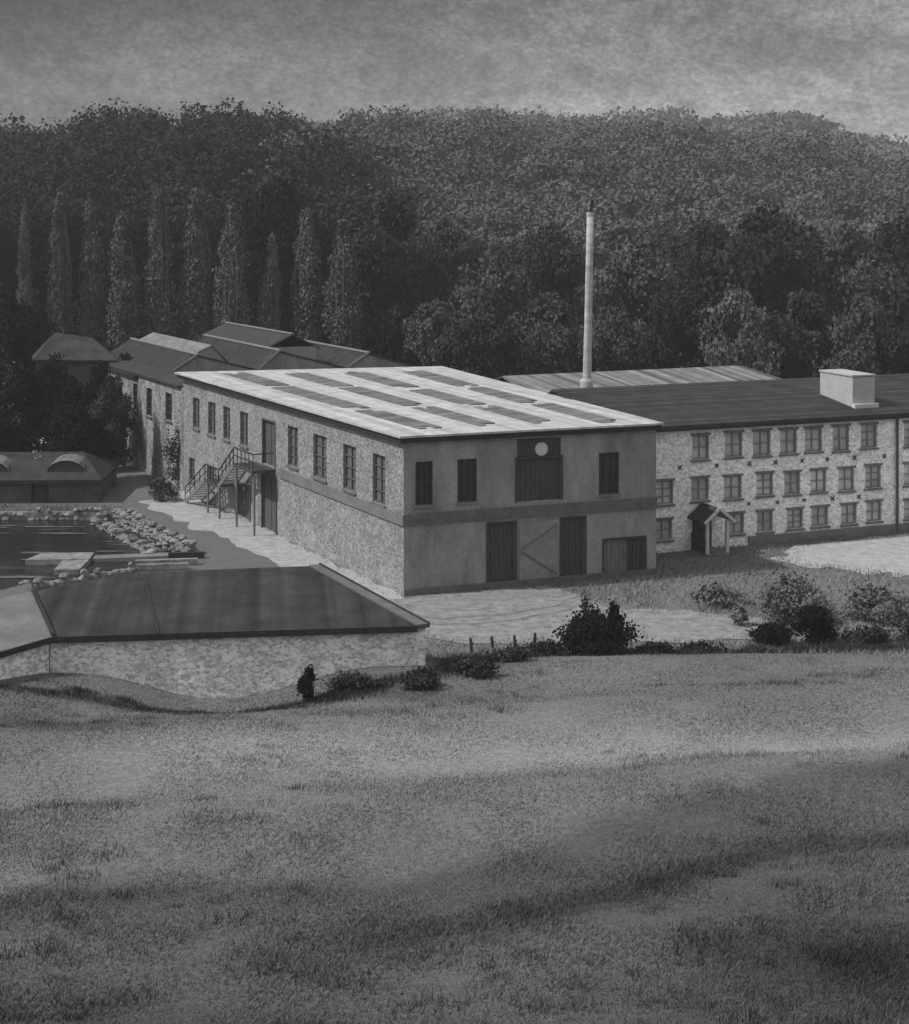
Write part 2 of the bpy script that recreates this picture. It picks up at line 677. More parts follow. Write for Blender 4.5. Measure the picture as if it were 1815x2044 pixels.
M_GROUND = tone_mat('ground_soil_and_turf', 5.0, 0.30, 0.35)
xs = np.unique(np.concatenate([np.arange(-34, 34.1, 0.4), np.arange(-900, -34, 6.0) , np.arange(34.4, 900, 6.0)]))
ys = np.unique(np.concatenate([np.arange(-60, 20, 2.0), np.arange(20, 104, 0.4), np.arange(104, 260, 2.5), np.arange(260, 905, 9.0)]))
me, gx, gy = grid_mesh('ground', xs, ys, height, M_GROUND)
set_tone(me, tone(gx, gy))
tag(link('ground', me), kind='structure')


def sheet(name, poly, z, m, jitter=0.25, step=0.35):
    """flat ground sheet with a ragged edge"""
    pts = []
    n = len(poly)
    for i in range(n):
        a, b = Vector(poly[i]), Vector(poly[(i + 1) % n])
        k = max(1, int((b - a).length / step))
        for j in range(k):
            p = a.lerp(b, j / k)
            dx = (float(vnoise(np.array([p.x]), np.array([p.y]), 1.1, 81)[0]) - .5) * 2.4 * jitter
            dy = (float(vnoise(np.array([p.x]), np.array([p.y]), 1.1, 82)[0]) - .5) * 2.4 * jitter
            pts.append((p.x + dx, p.y + dy, z))
    mb = MB()
    mb.quad(*pts)
    return tag(link(name, mb.mesh(name, m)), kind='structure')


M_YARD = mat('yard_gravel', 0.25, 0.30, 1.6, bump=0.3, fine=0.22)
M_ROAD = mat('road_surface', 0.14, 0.14, 0.8, bump=0.2, fine=0.1)
M_PALE = mat('pale_gravel', 0.385, 0.22, 1.4, bump=0.3, fine=0.2)
sheet('road', [(-22.5, 105.5), (-19.6, 105.0), (-12.2, 90.8), (-8.9, 85.0), (-5.0, 77.6), (-3.4, 74.5), (-7.0, 71.2), (-12.0, 72.0), (-14.0, 77.5), (-14.2, 86.8), (-17.0, 91.8)], 0.012, M_ROAD)
sheet('gravel_verge', [(-20.2, 103.6), (-18.0, 107.0), (-12.4, 96.8), (-2.6, 78.1), (-1.5, 75.3), (-3.6, 74.8), (-7.9, 83.0), (-13.7, 92.2), (-16.2, 96)], 0.022, M_PALE, 0.4)
sheet('yard', [(-4.6, 75.8), (-1.5, 78.0), (2.0, 79.4), (4.6, 79.9), (6.5, 77.0), (8.2, 75.4), (12.0, 74.9), (14.6, 73.0), (14.0, 70.4), (11.0, 69.6), (8.0, 69.4), (5.0, 69.4), (1.0, 69.3), (-1.2, 70.2), (-3.6, 73.0)], 0.030, M_YARD, 0.4)
sheet('forecourt', [(18.5, 89.8), (27, 93.4), (36, 96.8), (36, 85), (28, 82.2), (21.5, 82.6), (17.6, 85.6)], 0.025, M_PALE, 0.6)

M_RUT = mat('wheel_rut', 0.19, 0.3, 1.6, bump=0.3, fine=0.22)
for k, o_ in enumerate((0, 1.5)):
    cpts = [(6.2 + o_ * .55, 78.2 - o_ * .3), (5.0 + o_ * .4, 76.2 - o_ * .5), (2.5 + o_ * .2, 74.4 - o_ * .75), (-.5, 73.6 - o_ * .8), (-3.2, 74.6 - o_ * .9)]
    up, dn = [(x, y + .14) for x, y in cpts], [(x, y - .14) for x, y in cpts]
    sheet('wheel_rut', up[::-1] + dn, 0.037, M_RUT, 0.16)
# pond -------------------------------------------------------------
m = bpy.data.materials.new('pond_water')
m.use_nodes = True
nt = m.node_tree
bs = nt.nodes['Principled BSDF']
bs.inputs['Base Color'].default_value = (0.018, 0.018, 0.018, 1)
bs.inputs['Roughness'].default_value = 0.12
geo = nt.nodes.new('ShaderNodeNewGeometry')
mg = nt.nodes.new('ShaderNodeMapping')
mg.inputs['Scale'].default_value = (0.35, 2.4, 1)
no = nt.nodes.new('ShaderNodeTexNoise')
no.inputs['Scale'].default_value = 1.3
no.inputs['Detail'].default_value = 5
bp = nt.nodes.new('ShaderNodeBump')
bp.inputs['Strength'].default_value = 0.25
bp.inputs['Distance'].default_value = 0.12
nt.links.new(geo.outputs['Position'], mg.inputs[0])
nt.links.new(mg.outputs[0], no.inputs['Vector'])
nt.links.new(no.outputs['Fac'], bp.inputs['Height'])
nt.links.new(bp.outputs[0], bs.inputs['Normal'])
mb = MB()
mb.quad(*[(x, y, -0.22) for x, y in reversed(POND)])
tag(link('pond_water', mb.mesh('pond_water', m)), kind='structure')

# ------------------------------------------------------------------ shared building materials
M_STONE = mat('whitewashed_rubble', 0.285, 0.18, 0.8, bump=0.6, spots=(7.0, 0.6, 1.3), fine=0.22)
M_RENDER = mat('dark_render', 0.27, 0.34, 0.6, bump=0.3, fine=0.18, stretch=(1, 1, .35))
M_MILLWALL = mat('pale_mill_stone', 0.86, 0.12, 0.9, bump=0.5, spots=(6.5, 0.66, 1.2), fine=0.16)
M_ROOFPALE = mat('pale_roof_sheet', 0.47, 0.22, 0.9, rough=0.7, ribs=((0.90, 0.44, 0), 1.6, 0.16), bump=0.1, fine=0.12)
M_ROOFDARK = mat('dark_slate', 0.036, 0.35, 0.8, rough=0.75, fine=0.28, bump=0.3, ribs=((-0.364, 0.931, 0), 3.0, 0.5))
M_ROOFMID = mat('grey_slate', 0.05, 0.25, 1.2, rough=0.75, fine=0.25, bump=0.2)
M_RIDGE = mat('pale_ridge_tile', 0.26, 0.2, 2)
M_FASCIA = mat('dark_timber', 0.035, 0.3, 3)
M_GLASSTOP = mat('roof_glazing', 0.155, 0.45, 0.5, rough=0.4, spec=0.3, ribs=((-0.472, 0.883, 0), 1.3, 0.35))
M_DARKWOOD = mat('tarred_planks', 0.07, 0.35, 2.0, stretch=(5, 5, 0.6))
M_GREYWOOD = mat('weathered_planks', 0.19, 0.25, 2.0, stretch=(5, 5, 0.6))
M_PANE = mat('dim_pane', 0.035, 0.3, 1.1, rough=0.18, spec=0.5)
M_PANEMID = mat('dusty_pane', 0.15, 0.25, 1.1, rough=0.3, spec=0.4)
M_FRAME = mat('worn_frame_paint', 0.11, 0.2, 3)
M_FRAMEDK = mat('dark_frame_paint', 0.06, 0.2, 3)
M_SILL = mat('stone_sill', 0.16, 0.2, 3)
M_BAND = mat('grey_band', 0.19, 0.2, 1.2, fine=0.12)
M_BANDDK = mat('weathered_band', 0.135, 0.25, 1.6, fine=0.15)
M_IRON = mat('dark_iron', 0.03, 0.3, 4, rough=0.6)
M_WHITE = mat('pale_paint', 0.6, 0.12, 2)
M_BRICKPALE = mat('limewashed_brick', 0.45, 0.15, 2.5, fine=0.1)

# ------------------------------------------------------------------ main mill block
A, B, C, D = (-2.47, 78.0), (10.4, 82.7), (-18.2, 107.6), (-1.1, 111.6)
EAVE = 7.6
FF = Frame(A, B)
FL = Frame(C, A)
FB = Frame(D, C)
FR = Frame(B, D)
mill = empty('mill_building', (A[0], A[1], 0), 'long two-storey mill block with pale skylit roof, whitewashed side and grey shaded end wall', 'mill')

front_windows = [(0.6, 1.5, 4.36, 6.5), (2.78, 3.82, 4.36, 6.5), (10.45, 11.6, 4.28, 6.42)]
hoist_door = (5.95, 8.35, 4.2, 7.35)
bigdoor_l = (4.4, 5.85, 0.05, 3.2)
bigdoor_m = (5.95, 8.28, 0.05, 3.2)
bigdoor_r = (8.38, 9.65, 0.05, 3.2)
small_l = (10.75, 12.1, 0.05, 1.95)
small_r = (12.22, 13.05, 0.05, 1.95)
mb = MB()
wall_with_holes(mb, FF, FF.L, -0.6, EAVE, front_windows + [hoist_door, bigdoor_l, bigdoor_r, small_l, small_r], 0.28)
part('front_wall', mb, M_RENDER, mill)
left_up = [(1.95, 3.3, 4.45, 6.45), (5.0, 6.4, 4.4, 6.5), (7.85, 9.05, 4.45, 6.5), (10.85, 12.2, 4.45, 6.5),
           (18.6, 20.1, 4.3, 6.55), (22.3, 24.1, 4.2, 6.55), (26.3, 27.9, 4.15, 6.5), (29.95, 31.45, 4.05, 6.5)]
land_door = (14.7, 16.6, 3.85, 6.45)
tall_door = (14.55, 16.85, 0.05, 3.3)
low_door = (10.1, 12.6, 0.05, 2.1)
left_low = [(1.2, 2.3, 0.9, 2.4), (5.0, 6.2, 0.9, 2.4)]
mb = MB()
wall_with_holes(mb, FL, FL.L, -0.6, EAVE, left_up + left_low + [land_door, tall_door, low_door], 0.28)
part('side_wall', mb, M_STONE, mill)
mb = MB()
mb.quad(FB.p(0, 0, -.6), FB.p(FB.L, 0, -.6), FB.p(FB.L, 0, EAVE), FB.p(0, 0, EAVE))
mb.quad(FR.p(0, 0, -.6), FR.p(FR.L, 0, -.6), FR.p(FR.L, 0, EAVE), FR.p(0, 0, EAVE))
part('rear_wall', mb, M_RENDER, mill)

for h in front_windows:
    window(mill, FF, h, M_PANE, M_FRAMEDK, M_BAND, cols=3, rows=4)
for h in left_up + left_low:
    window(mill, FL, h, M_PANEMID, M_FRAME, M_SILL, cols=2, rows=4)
hd = plank_door(mill, FF, (hoist_door[0], hoist_door[1], hoist_door[2], 6.35), M_DARKWOOD, M_FRAMEDK, 'hoist_door', planks=9)
hd['label'] = 'tall dark plank hoist door with a round pale disc above'
part('upper_panel', MB().box(FF, hoist_door[0], hoist_door[1], -0.24, -0.12, 6.46, 7.35), M_DARKWOOD, mill)
mb = MB()
cu, cz, cr = 7.3, 6.78, 0.34
ring = [FF.p(cu + cr * math.cos(t), -0.118, cz + cr * math.sin(t)) for t in [2 * math.pi * k / 28 for k in range(28)]]
ring2 = [FF.p(cu + cr * math.cos(t), -0.03, cz + cr * math.sin(t)) for t in [2 * math.pi * k / 28 for k in range(28)]]
mb.quad(*ring2)
for k in range(28):
    mb.quad(ring[k], ring[(k + 1) % 28], ring2[(k + 1) % 28], ring2[k])
part('round_disc', mb, M_WHITE, mill)
plank_door(mill, FF, bigdoor_l, M_DARKWOOD, M_FRAMEDK, planks=7)
plank_door(mill, FF, bigdoor_r, M_DARKWOOD, M_FRAMEDK, planks=6)
plank_door(mill, FF, small_l, M_GREYWOOD, M_FRAMEDK, planks=6)
plank_door(mill, FF, small_r, M_DARKWOOD, M_FRAMEDK, planks=4)
# centre leaf of the big doorway: render panel with timber braces standing proud of the wall
mb = MB()
a, b, c, d = bigdoor_m
mb.box(FF, a + .12, b - .12, 0.004, 0.06, c, d)
cd = part('sliding_door', mb, mat('grey_door_board', 0.25, 0.2, 1.5, fine=0.15), mill)
g = MB()
g.bar(FF.p(a + .2, .085, 1.75), FF.p(b - .2, .085, 0.5), 0.10, 0.05)
g.bar(FF.p(a + .2, .085, 1.85), FF.p(b - .2, .085, 2.95), 0.10, 0.05)
part('brace', g, mat('brace_timber', 0.15, 0.2, 2), cd)
# string course round both faces
mb = MB()
mb.box(FF, 0.03, FF.L + 0.02, 0.003, 0.10, 3.42, 3.98)
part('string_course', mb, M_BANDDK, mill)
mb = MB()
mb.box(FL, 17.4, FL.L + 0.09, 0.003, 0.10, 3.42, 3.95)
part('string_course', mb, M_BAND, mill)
part('plinth', MB().box(FF, 0.0, FF.L, 0.003, 0.09, -0.5, 0.32), M_BANDDK, mill)
# quoin strip at the near corner
# roof
o = 0.38


def roof_pt(u, t, z):
    """point on the roof plane: u along the front, t from front (0) to back (1)"""
    a = Vector(A).lerp(Vector(B), u)
    b = Vector(C).lerp(Vector(D), u)
    p = a.lerp(b, t)
    return (p.x, p.y, z)


ov = [roof_pt(-0.028, -0.012, EAVE + .24), roof_pt(1.02, -0.012, EAVE + .24), roof_pt(1.02, 1.01, EAVE + .30), roof_pt(-0.028, 1.01, EAVE + .30)]
roof = part('roof', MB().slab(ov, 0.10), M_ROOFPALE, mill)
mb = MB()
ins = [roof_pt(-0.020, -0.008, EAVE + .13), roof_pt(1.012, -0.008, EAVE + .13), roof_pt(1.012, 1.006, EAVE + .19), roof_pt(-0.020, 1.006, EAVE + .19)]
mb.slab(ins, 0.26)
part('eaves_board', mb, M_FASCIA, roof)
FRf = Frame((A[0] - .2, A[1] - .1), (B[0] + .1, B[1]))
cols_sk = [(0.16, ((.05, .29), (.32, .67), (.70, .95))), (0.38, ((.05, .30), (.33, .63), (.66, .94))),
           (0.60, ((.05, .28), (.31, .58), (.61, .92))), (0.83, ((.02, .28), (.31, .57), (.60, .90)))]
for uc, spans in cols_sk:
    for t0, t1 in spans:
        w = 0.043
        jit = random.uniform(-.008, .008)
        def tp(u, t, dz):
            return roof_pt(u + jit, t, EAVE + .24 + .06 * t + dz)
        sm = MB()
        for q in range(3):
            e0_, e1_ = uc - w + 2 * w * q / 3, uc - w + 2 * w * (q + 1) / 3
            a0_, a1_ = t0 + random.choice((0, 0, .02)), t1 - random.choice((0, 0, .025))
            hh_ = .05 + .012 * q
            sm.slab([tp(e0_, a0_, hh_), tp(e1_ + .001, a0_, hh_), tp(e1_ + .001, a1_, hh_), tp(e0_, a1_, hh_)], hh_ - .003)
        s = part('skylight', sm, M_GLASSTOP, roof)
# external staircase on the whitewashed side
st = part('staircase', MB().box(FL, 13.5, 16.75, 0.004, 1.45, 3.62, 3.78), M_DARKWOOD, mill)
mb = MB()
mb.box(FL, 8.4, 10.9, 0.004, 1.45, 1.95, 2.08)
part('landing', mb, M_DARKWOOD, st)


def flight(u0, z0, u1, z1, n0, n1):
    for n in (n0, n1):
        s = MB().bar(FL.p(u0, n, z0), FL.p(u1, n, z1), 0.07, 0.26)
        part('stringer', s, M_GREYWOOD, st)
    tr = MB()
    k = max(3, int(abs(z0 - z1) / 0.2))
    for i in range(1, k):
        f = i / k
        u = u0 + (u1 - u0) * f
        z = z0 + (z1 - z0) * f
        tr.box(FL, u - .14, u + .14, n0 + .036, n1 - .036, z, z + .04)
    part('treads', tr, M_GREYWOOD, st)
    r = MB()
    r.bar(FL.p(u0, n1, z0 + .95), FL.p(u1, n1, z1 + .95), 0.06)
    r.bar(FL.p(u0, n1, z0 + .5), FL.p(u1, n1, z1 + .5), 0.04)
    for i in range(5):
        f = i / 4
        u = u0 + (u1 - u0) * f
        z = z0 + (z1 - z0) * f
        r.bar(FL.p(u, n1, z), FL.p(u, n1, z + .95), 0.05)
    part('handrail', r, M_IRON, st)


flight(13.5, 3.7, 10.9, 2.02, 0.35, 1.4)
flight(8.4, 2.02, 4.6, 0.05, 0.35, 1.4)
for (u0, u1, z) in ((13.5, 16.75, 3.78), (8.4, 10.9, 2.08)):
    r = MB()
    for dz in (0.95, 0.5):
        r.bar(FL.p(u0, 1.4, z + dz), FL.p(u1, 1.4, z + dz), 0.06)
    for k in range(6):
        u = u0 + (u1 - u0) * k / 5
        r.bar(FL.p(u, 1.4, z), FL.p(u, 1.4, z + .97), 0.05)
    if u0 > 13:
        r.bar(FL.p(16.72, 0.1, 4.73), FL.p(16.72, 1.41, 4.73), 0.06)
    part('railing', r, M_IRON, st)
for u, z in ((13.7, 3.62), (16.6, 3.62), (8.6, 1.95), (10.7, 1.95)):
    part('post', MB().box(FL, u - .05, u + .05, 1.22, 1.32, -0.2, z), M_GREYWOOD, st)
for h, nm, m_ in ((land_door, 'door', M_DARKWOOD), (tall_door, 'door', M_DARKWOOD), (low_door, 'door', M_DARKWOOD)):
    plank_door(mill, FL, h, mat('worn_door', 0.10, 0.3, 2.0, stretch=(5, 5, .6)), M_FRAME, nm, planks=6)

# ------------------------------------------------------------------ sawtooth weaving shed behind
SD = Vector((-0.472, 0.883)).normalized()       # depth direction
SV = Vector((0.972, 0.227)).normalized()        # across
S0 = Vector(C) + SD * 0.05


def sp(s, t, z):
    q = S0 + SV * s + SD * t
    return (q.x, q.y, z)


saw = empty('sawtooth_shed', (S0.x, S0.y, 0), 'weaving shed with a row of dark sawtooth roofs behind the skylit mill block', 'mill shed')
FS = Frame(sp(0, 28, 0), sp(0, 0, 0))
holes = [(16.6, 17.7, 4.1, 6.1), (19.8, 21.1, 4.1, 6.1), (24.2, 25.6, 4.3, 6.2)]
mb = MB()
wall_with_holes(mb, FS, FS.L, -0.6, 6.85, holes, 0.28)
part('side_wall', mb, mat('grimy_rubble', 0.30, 0.45, 0.9, bump=0.6, spots=(6.5, 0.5, 1.3), stretch=(1, 1, .45)), saw)
for h in holes:
    window(saw, FS, h, M_PANE, M_FRAMEDK, M_SILL, cols=2, rows=4)
mb = MB()
mb.quad(sp(21, 28, -.6), sp(0, 28, -.6), sp(0, 28, 6.85), sp(21, 28, 6.85))
mb.quad(sp(21, 0, -.6), sp(21, 28, -.6), sp(21, 28, 6.85), sp(21, 0, 6.85))
part('rear_wall', mb, M_RENDER, saw)
mb = MB()
mb.slab([sp(-.25, 0.35, 6.97), sp(20.8, 0.35, 6.97), sp(20.8, 9.8, 6.97), sp(-.25, 9.8, 6.97)], 0.12)
part('flat_roof', mb, M_ROOFMID, saw)
mb = MB()
mb.box(FS, -0.1, 17.8, 0.26, 0.34, 6.62, 6.95)
part('eaves_board', mb, M_FASCIA, saw)
prof = [(-0.25, 6.9), (2.3, 6.98), (4.2, 8.2), (8.7, 7.0), (10.2, 8.38), (15.3, 7.0), (16.9, 8.08), (20.6, 7.0)]
T0, T1 = 9.9, 26.5
for k in range(0, len(prof) - 1):
    (s0, z0), (s1, z1) = prof[k], prof[k + 1]
    nm = 'roof_slope'
    mm = M_ROOFDARK if k % 2 else M_ROOFMID
    top = [sp(s0, T0, z0), sp(s1, T0, z1), sp(s1, T1, z1), sp(s0, T1, z0)]
    ro = part(nm, MB().slab(top, 0.14), mm, saw)
    if k in (1, 3, 5):
        rg = MB()
        rg.bar(sp(s1, T0 - .1, z1 + .05), sp(s1, T1, z1 + .05), 0.22, 0.1)
        part('ridge_cap', rg, M_RIDGE, ro)
        vg = MB()
        vg.bar(sp(s0, T0 - .05, z0 + .03), sp(s1, T0 - .05, z1 + .03), 0.10, 0.14)
        part('verge', vg, M_RIDGE, ro)
    if k == 2:
        gl = MB().slab([sp(s0 + .1, T0 + 1.0, z0 + .0), sp(s0 + 1.35, T0 + 1.0, z0 + .62), sp(s0 + 1.35, T1 - 1.5, z0 + .62), sp(s0 + .1, T1 - 1.5, z0 + .0)], 0.06)
        lt = part('roof_lantern', gl, mat('pale_glazing', 0.20, 0.4, 1.2, rough=0.5, fine=0.3), ro)
        gb = MB().slab([sp(s0 + 1.352, T0 + 1.0, z0 + .618), sp(s0 + 2.7, T0 + 1.0, z1 + .42), sp(s0 + 2.7, T1 - 1.5, z1 + .42), sp(s0 + 1.352, T1 - 1.5, z0 + .618)], 0.06)
        part('lantern_back', gb, M_ROOFMID, ro)
        ge = MB().quad(sp(s0 + .12, T0 + 1.06, z0 - .08), sp(s0 + 2.66, T0 + 1.06, z1 + .3), sp(s0 + 1.35, T0 + 1.06, z0 + .55))
        part('lantern_end', ge, M_RENDER, ro)
# gable ends closing the teeth
for k in (1, 3, 5):
    mb = MB()
    (s0, z0), (s1, z1), (s2, z2) = prof[k], prof[k + 1], prof[k + 2]
    mb.quad(sp(s0, T0 + .06, z0 - .14), sp(s2, T0 + .06, z2 - .14), sp(s1, T0 + .06, z1 - .14))
    part('gable', mb, M_RENDER, saw)
    mb = MB()
    mb.quad(sp(s2, T1 - .06, z2 - .14), sp(s0, T1 - .06, z0 - .14), sp(s1, T1 - .06, z1 - .14))
    part('gable', mb, M_RENDER, saw)
# raised monitor roof between the second and third teeth
mon = [Vector((-12.3, 121.9)), Vector((-19.2, 134.5))]
pv = SV
ml = MB()
for sgn in (-1, 1):
    a, b = mon
    e0, e1 = a + pv * 2.0 * sgn, b + pv * 2.0 * sgn
    t = [(a.x, a.y, 9.35), (b.x, b.y, 9.35), (e1.x, e1.y, 8.35), (e0.x, e0.y, 8.35)]
    if sgn > 0:
        t = t[::-1]
    ml.slab(t, 0.12)
mo = part('monitor_roof', ml, M_ROOFMID, saw)
mw = MB()
w = [mon[0] - pv * 1.8, mon[0] + pv * 1.8, mon[1] + pv * 1.8, mon[1] - pv * 1.8]
for i in range(4):
    p, q = w[i], w[(i + 1) % 4]
    mw.quad((p.x, p.y, 7.2), (q.x, q.y, 7.2), (q.x, q.y, 8.4), (p.x, p.y, 8.4))
part('monitor_wall', mw, M_RENDER, saw)
rg = MB()
rg.bar((mon[0].x, mon[0].y, 9.4), (mon[1].x, mon[1].y, 9.4), 0.2, 0.08)
part('ridge_cap', rg, M_RIDGE, mo)

# ------------------------------------------------------------------ long three-storey mill at right
P0 = Vector((8.8, 86.84))
PU = Vector((0.931, 0.364)).normalized()
FM = Frame(P0, P0 + PU * 33)
M_PANES = [mat('clean_pane', 0.40, 0.3, 1.1, rough=0.2, spec=0.6), mat('limed_pane', 0.58, 0.3, 1.3, rough=0.45, spec=0.4), mat('grey_pane', 0.48, 0.3, .9, rough=0.3, spec=0.5)]
M_FRAMELT = mat('grey_frame_paint', 0.24, 0.2, 3)
M_SILLDK = mat('dark_sill', 0.17, 0.3, 3)
lm = empty('spinning_mill', (P0.x, P0.y, 0), 'three-storey pale stone mill with three rows of small windows and dark slate roof', 'mill')
LE = 6.95
rows = [(4.98, 6.36, [5.18, 7.29, 9.11, 10.86, 12.53, 14.39, 16.31, 19.3, 21.4, 23.4, 25.5]),
        (2.68, 3.95, [2.89, 5.15, 7.23, 9.31, 11.12, 12.86, 14.76, 16.59, 19.3, 21.4, 23.4, 25.5]),
        (0.72, 1.86, [2.83, 7.42, 9.31, 11.29, 12.96, 14.93, 16.66, 19.3, 21.4, 23.4, 25.5])]
holes = []
for z0, z1, us in rows:
    for u in us:
        w = random.uniform(0.52, 0.58)
        holes.append((u - w, u + w, z0 + random.uniform(-.04, .04), z1 + random.uniform(-.04, .04)))
mb = MB()
wall_with_holes(mb, FM, 31, -0.6, LE, holes, 0.26)
part('front_wall', mb, M_MILLWALL, lm)
mb = MB()
mb.quad(FM.p(31, 0, -.6), FM.p(31, -9.6, -.6), FM.p(31, -9.6, LE), FM.p(31, -8.5, 8.05), FM.p(31, 0, LE))
mb.quad(FM.p(31, -9.6, -.6), FM.p(0, -9.6, -.6), FM.p(0, -9.6, LE), FM.p(31, -9.6, LE))
part('rear_wall', mb, M_MILLWALL, lm)
for h in holes:
    window(lm, FM, h, random.choice(M_PANES), M_FRAMELT, M_SILLDK, cols=2, rows=random.choice((2, 2, 3)), lintel=True)
mb = MB()
mb.box(FM, 8.2, 31, 0.003, 0.10, -0.5, 0.5)
part('plinth', mb, M_BAND, lm)
for (u, z) in [(3.86, 4.62), (6.2, 4.6), (8.3, 4.58), (10.0, 4.56), (11.75, 4.55), (13.45, 4.55), (15.3, 4.53), (17.35, 4.5),
               (8.25, 2.34), (10.14, 2.3), (11.9, 2.3), (13.8, 2.27), (15.6, 2.25)]:
    a = MB()
    q_ = random.uniform(.07, .12)
    a.bar(FM.p(u - q_, .03, z - q_), FM.p(u + q_, .03, z + q_), 0.07, 0.05)
    a.bar(FM.p(u + q_, .035, z - q_), FM.p(u - q_, .035, z + q_), 0.07, 0.05)
    part('wall_anchor', a, M_FRAMEDK, lm)
part('downpipe', MB().tube([FM.p(18.2, .12, 0), FM.p(18.2, .12, 6.7)], [.08, .08], 8), M_FRAME, lm)
RZ, RD = 8.2, 8.5
u_l = 1.9


def ridge_u(d):
    return -3.3 * d / 8.5


top = [FM.p(0.1, .42, LE + .05), FM.p(32, .42, LE + .05), FM.p(32, -RD, RZ), FM.p(0.1, -RD, RZ)]
lr = part('roof', MB().slab(top, 0.14), M_ROOFDARK, lm)
part('rear_slope', MB().slab([FM.p(0.1, -RD - .01, RZ - .004), FM.p(32, -RD - .01, RZ - .004), FM.p(32, -RD - 1.6, RZ - .7), FM.p(0.1, -RD - 1.6, RZ - .7)], 0.14), M_ROOFDARK, lr)
mb = MB()
mb.box(FM, 0.2, 31.5, 0.30, 0.47, LE - .26, LE - .095)
part('gutter', mb, M_FASCIA, lr)
# block on the roof, with its pale base
e0, e1 = -1.35, 0
cb = MB()
ub0, ub1 = 16.1, 17.65
nb0, nb1 = -4.6, -1.3


def rz(n):
    return LE + .05 + (RZ - LE - .05) * (.42 - n) / (RD + .42)


cb.hexa([FM.p(ub0, nb1, rz(nb1) - .1), FM.p(ub1, nb1, rz(nb1) - .1), FM.p(ub1, nb0, rz(nb0) - .1), FM.p(ub0, nb0, rz(nb0) - .1),
         FM.p(ub0, nb1, 8.98), FM.p(ub1, nb1, 8.98), FM.p(ub1, nb0, 9.02), FM.p(ub0, nb0, 9.02)])
ch = part('roof_housing', cb, M_BRICKPALE, lr)
part('base_flashing', MB().box(FM, ub0 - .05, ub1 + .08, nb1 + .003, nb1 + .3, rz(nb1 + .3) - .1, rz(nb1) + .2), M_WHITE, ch)
part('cap', MB().box(FM, ub0 - .06, ub1 + .06, nb0 - .06, nb1 + .06, 9.03, 9.12), M_BRICKPALE, ch)
# gabled porch
pc = MB()
pu0, pu1, pn = 4.55, 5.95, 1.75
pm_ = (pu0 + pu1) / 2
pz, pa = 2.0, 2.62
pr = MB()
pr.slab([FM.p(pu0 - .22, pn + .15, pz - .12), FM.p(pm_, pn + .15, pa), FM.p(pm_, 0.01, pa), FM.p(pu0 - .22, 0.01, pz - .12)], 0.09)
porch = part('porch', MB().box(FM, pu0, pu1, 0.004, pn, -0.2, 0.12), M_BAND, lm)
part('porch_roof', pr, M_ROOFMID, porch)
pr = MB()
pr.slab([FM.p(pm_ + .002, pn + .15, pa), FM.p(pu1 + .22, pn + .15, pz - .12), FM.p(pu1 + .22, 0.01, pz - .12), FM.p(pm_ + .002, 0.01, pa)], 0.09)
part('porch_roof', pr, M_ROOFPALE, porch)
bb = MB()
bb.bar(FM.p(pu0 - .25, pn + .2, pz - .17), FM.p(pm_, pn + .2, pa - .02), 0.06, 0.16)
bb.bar(FM.p(pm_, pn + .2, pa - .02), FM.p(pu1 + .25, pn + .2, pz - .17), 0.06, 0.16)
part('bargeboard', bb, M_WHITE, porch)
for u, n in ((pu0 + .08, pn - .1), (pu1 - .08, pn - .1)):
    part('post', MB().box(FM, u - .08, u + .08, n - .08, n + .08, 0.12, pz - .12), M_WHITE, porch)
part('side_panel', MB().box(FM, pu0 + .02, pu0 + .1, 0.01, pn - .2, 0.12, 1.0), M_DARKWOOD, porch)
plank_door(lm, FM, (4.75, 5.75, 0.13, 1.85), M_DARKWOOD, M_FRAMEDK, planks=5, n=0.1)

# long low shed with striped sheet roof behind the slate ridge
sh = empty('rear_shed', (*FM.p(6, -13, 0)[:2], 0), 'low shed with pale ribbed sheet roof showing behind the slate ridge', 'shed')
part('roof_slope', MB().slab([FM.p(.35, -11.4, 7.1), FM.p(20.2, -11.4, 7.1), FM.p(18.0, -16.6, 8.25), FM.p(.35, -16.6, 8.2)], 0.12),
     mat('ribbed_sheet', 0.19, 0.2, 1.0, ribs=((0.74, 0.68, 0), 1.5, 0.55), fine=0.15), sh)
part('roof_slope', MB().slab([FM.p(.35, -16.61, 8.196), FM.p(18.0, -16.61, 8.246), FM.p(20.2, -21.5, 7.1), FM.p(.35, -21.5, 7.1)], 0.12), M_ROOFMID, sh)
mb = MB()
for (a, b) in (((.45, -11.6), (20, -11.6)), ((20, -11.6), (20, -21.3)), ((20, -21.3), (.45, -21.3)), ((.45, -21.3), (.45, -11.6))):
    mb.quad(FM.p(a[0], a[1], -.5), FM.p(b[0], b[1], -.5), FM.p(b[0], b[1], 7.02), FM.p(a[0], a[1], 7.02))
part('wall', mb, M_RENDER, sh)

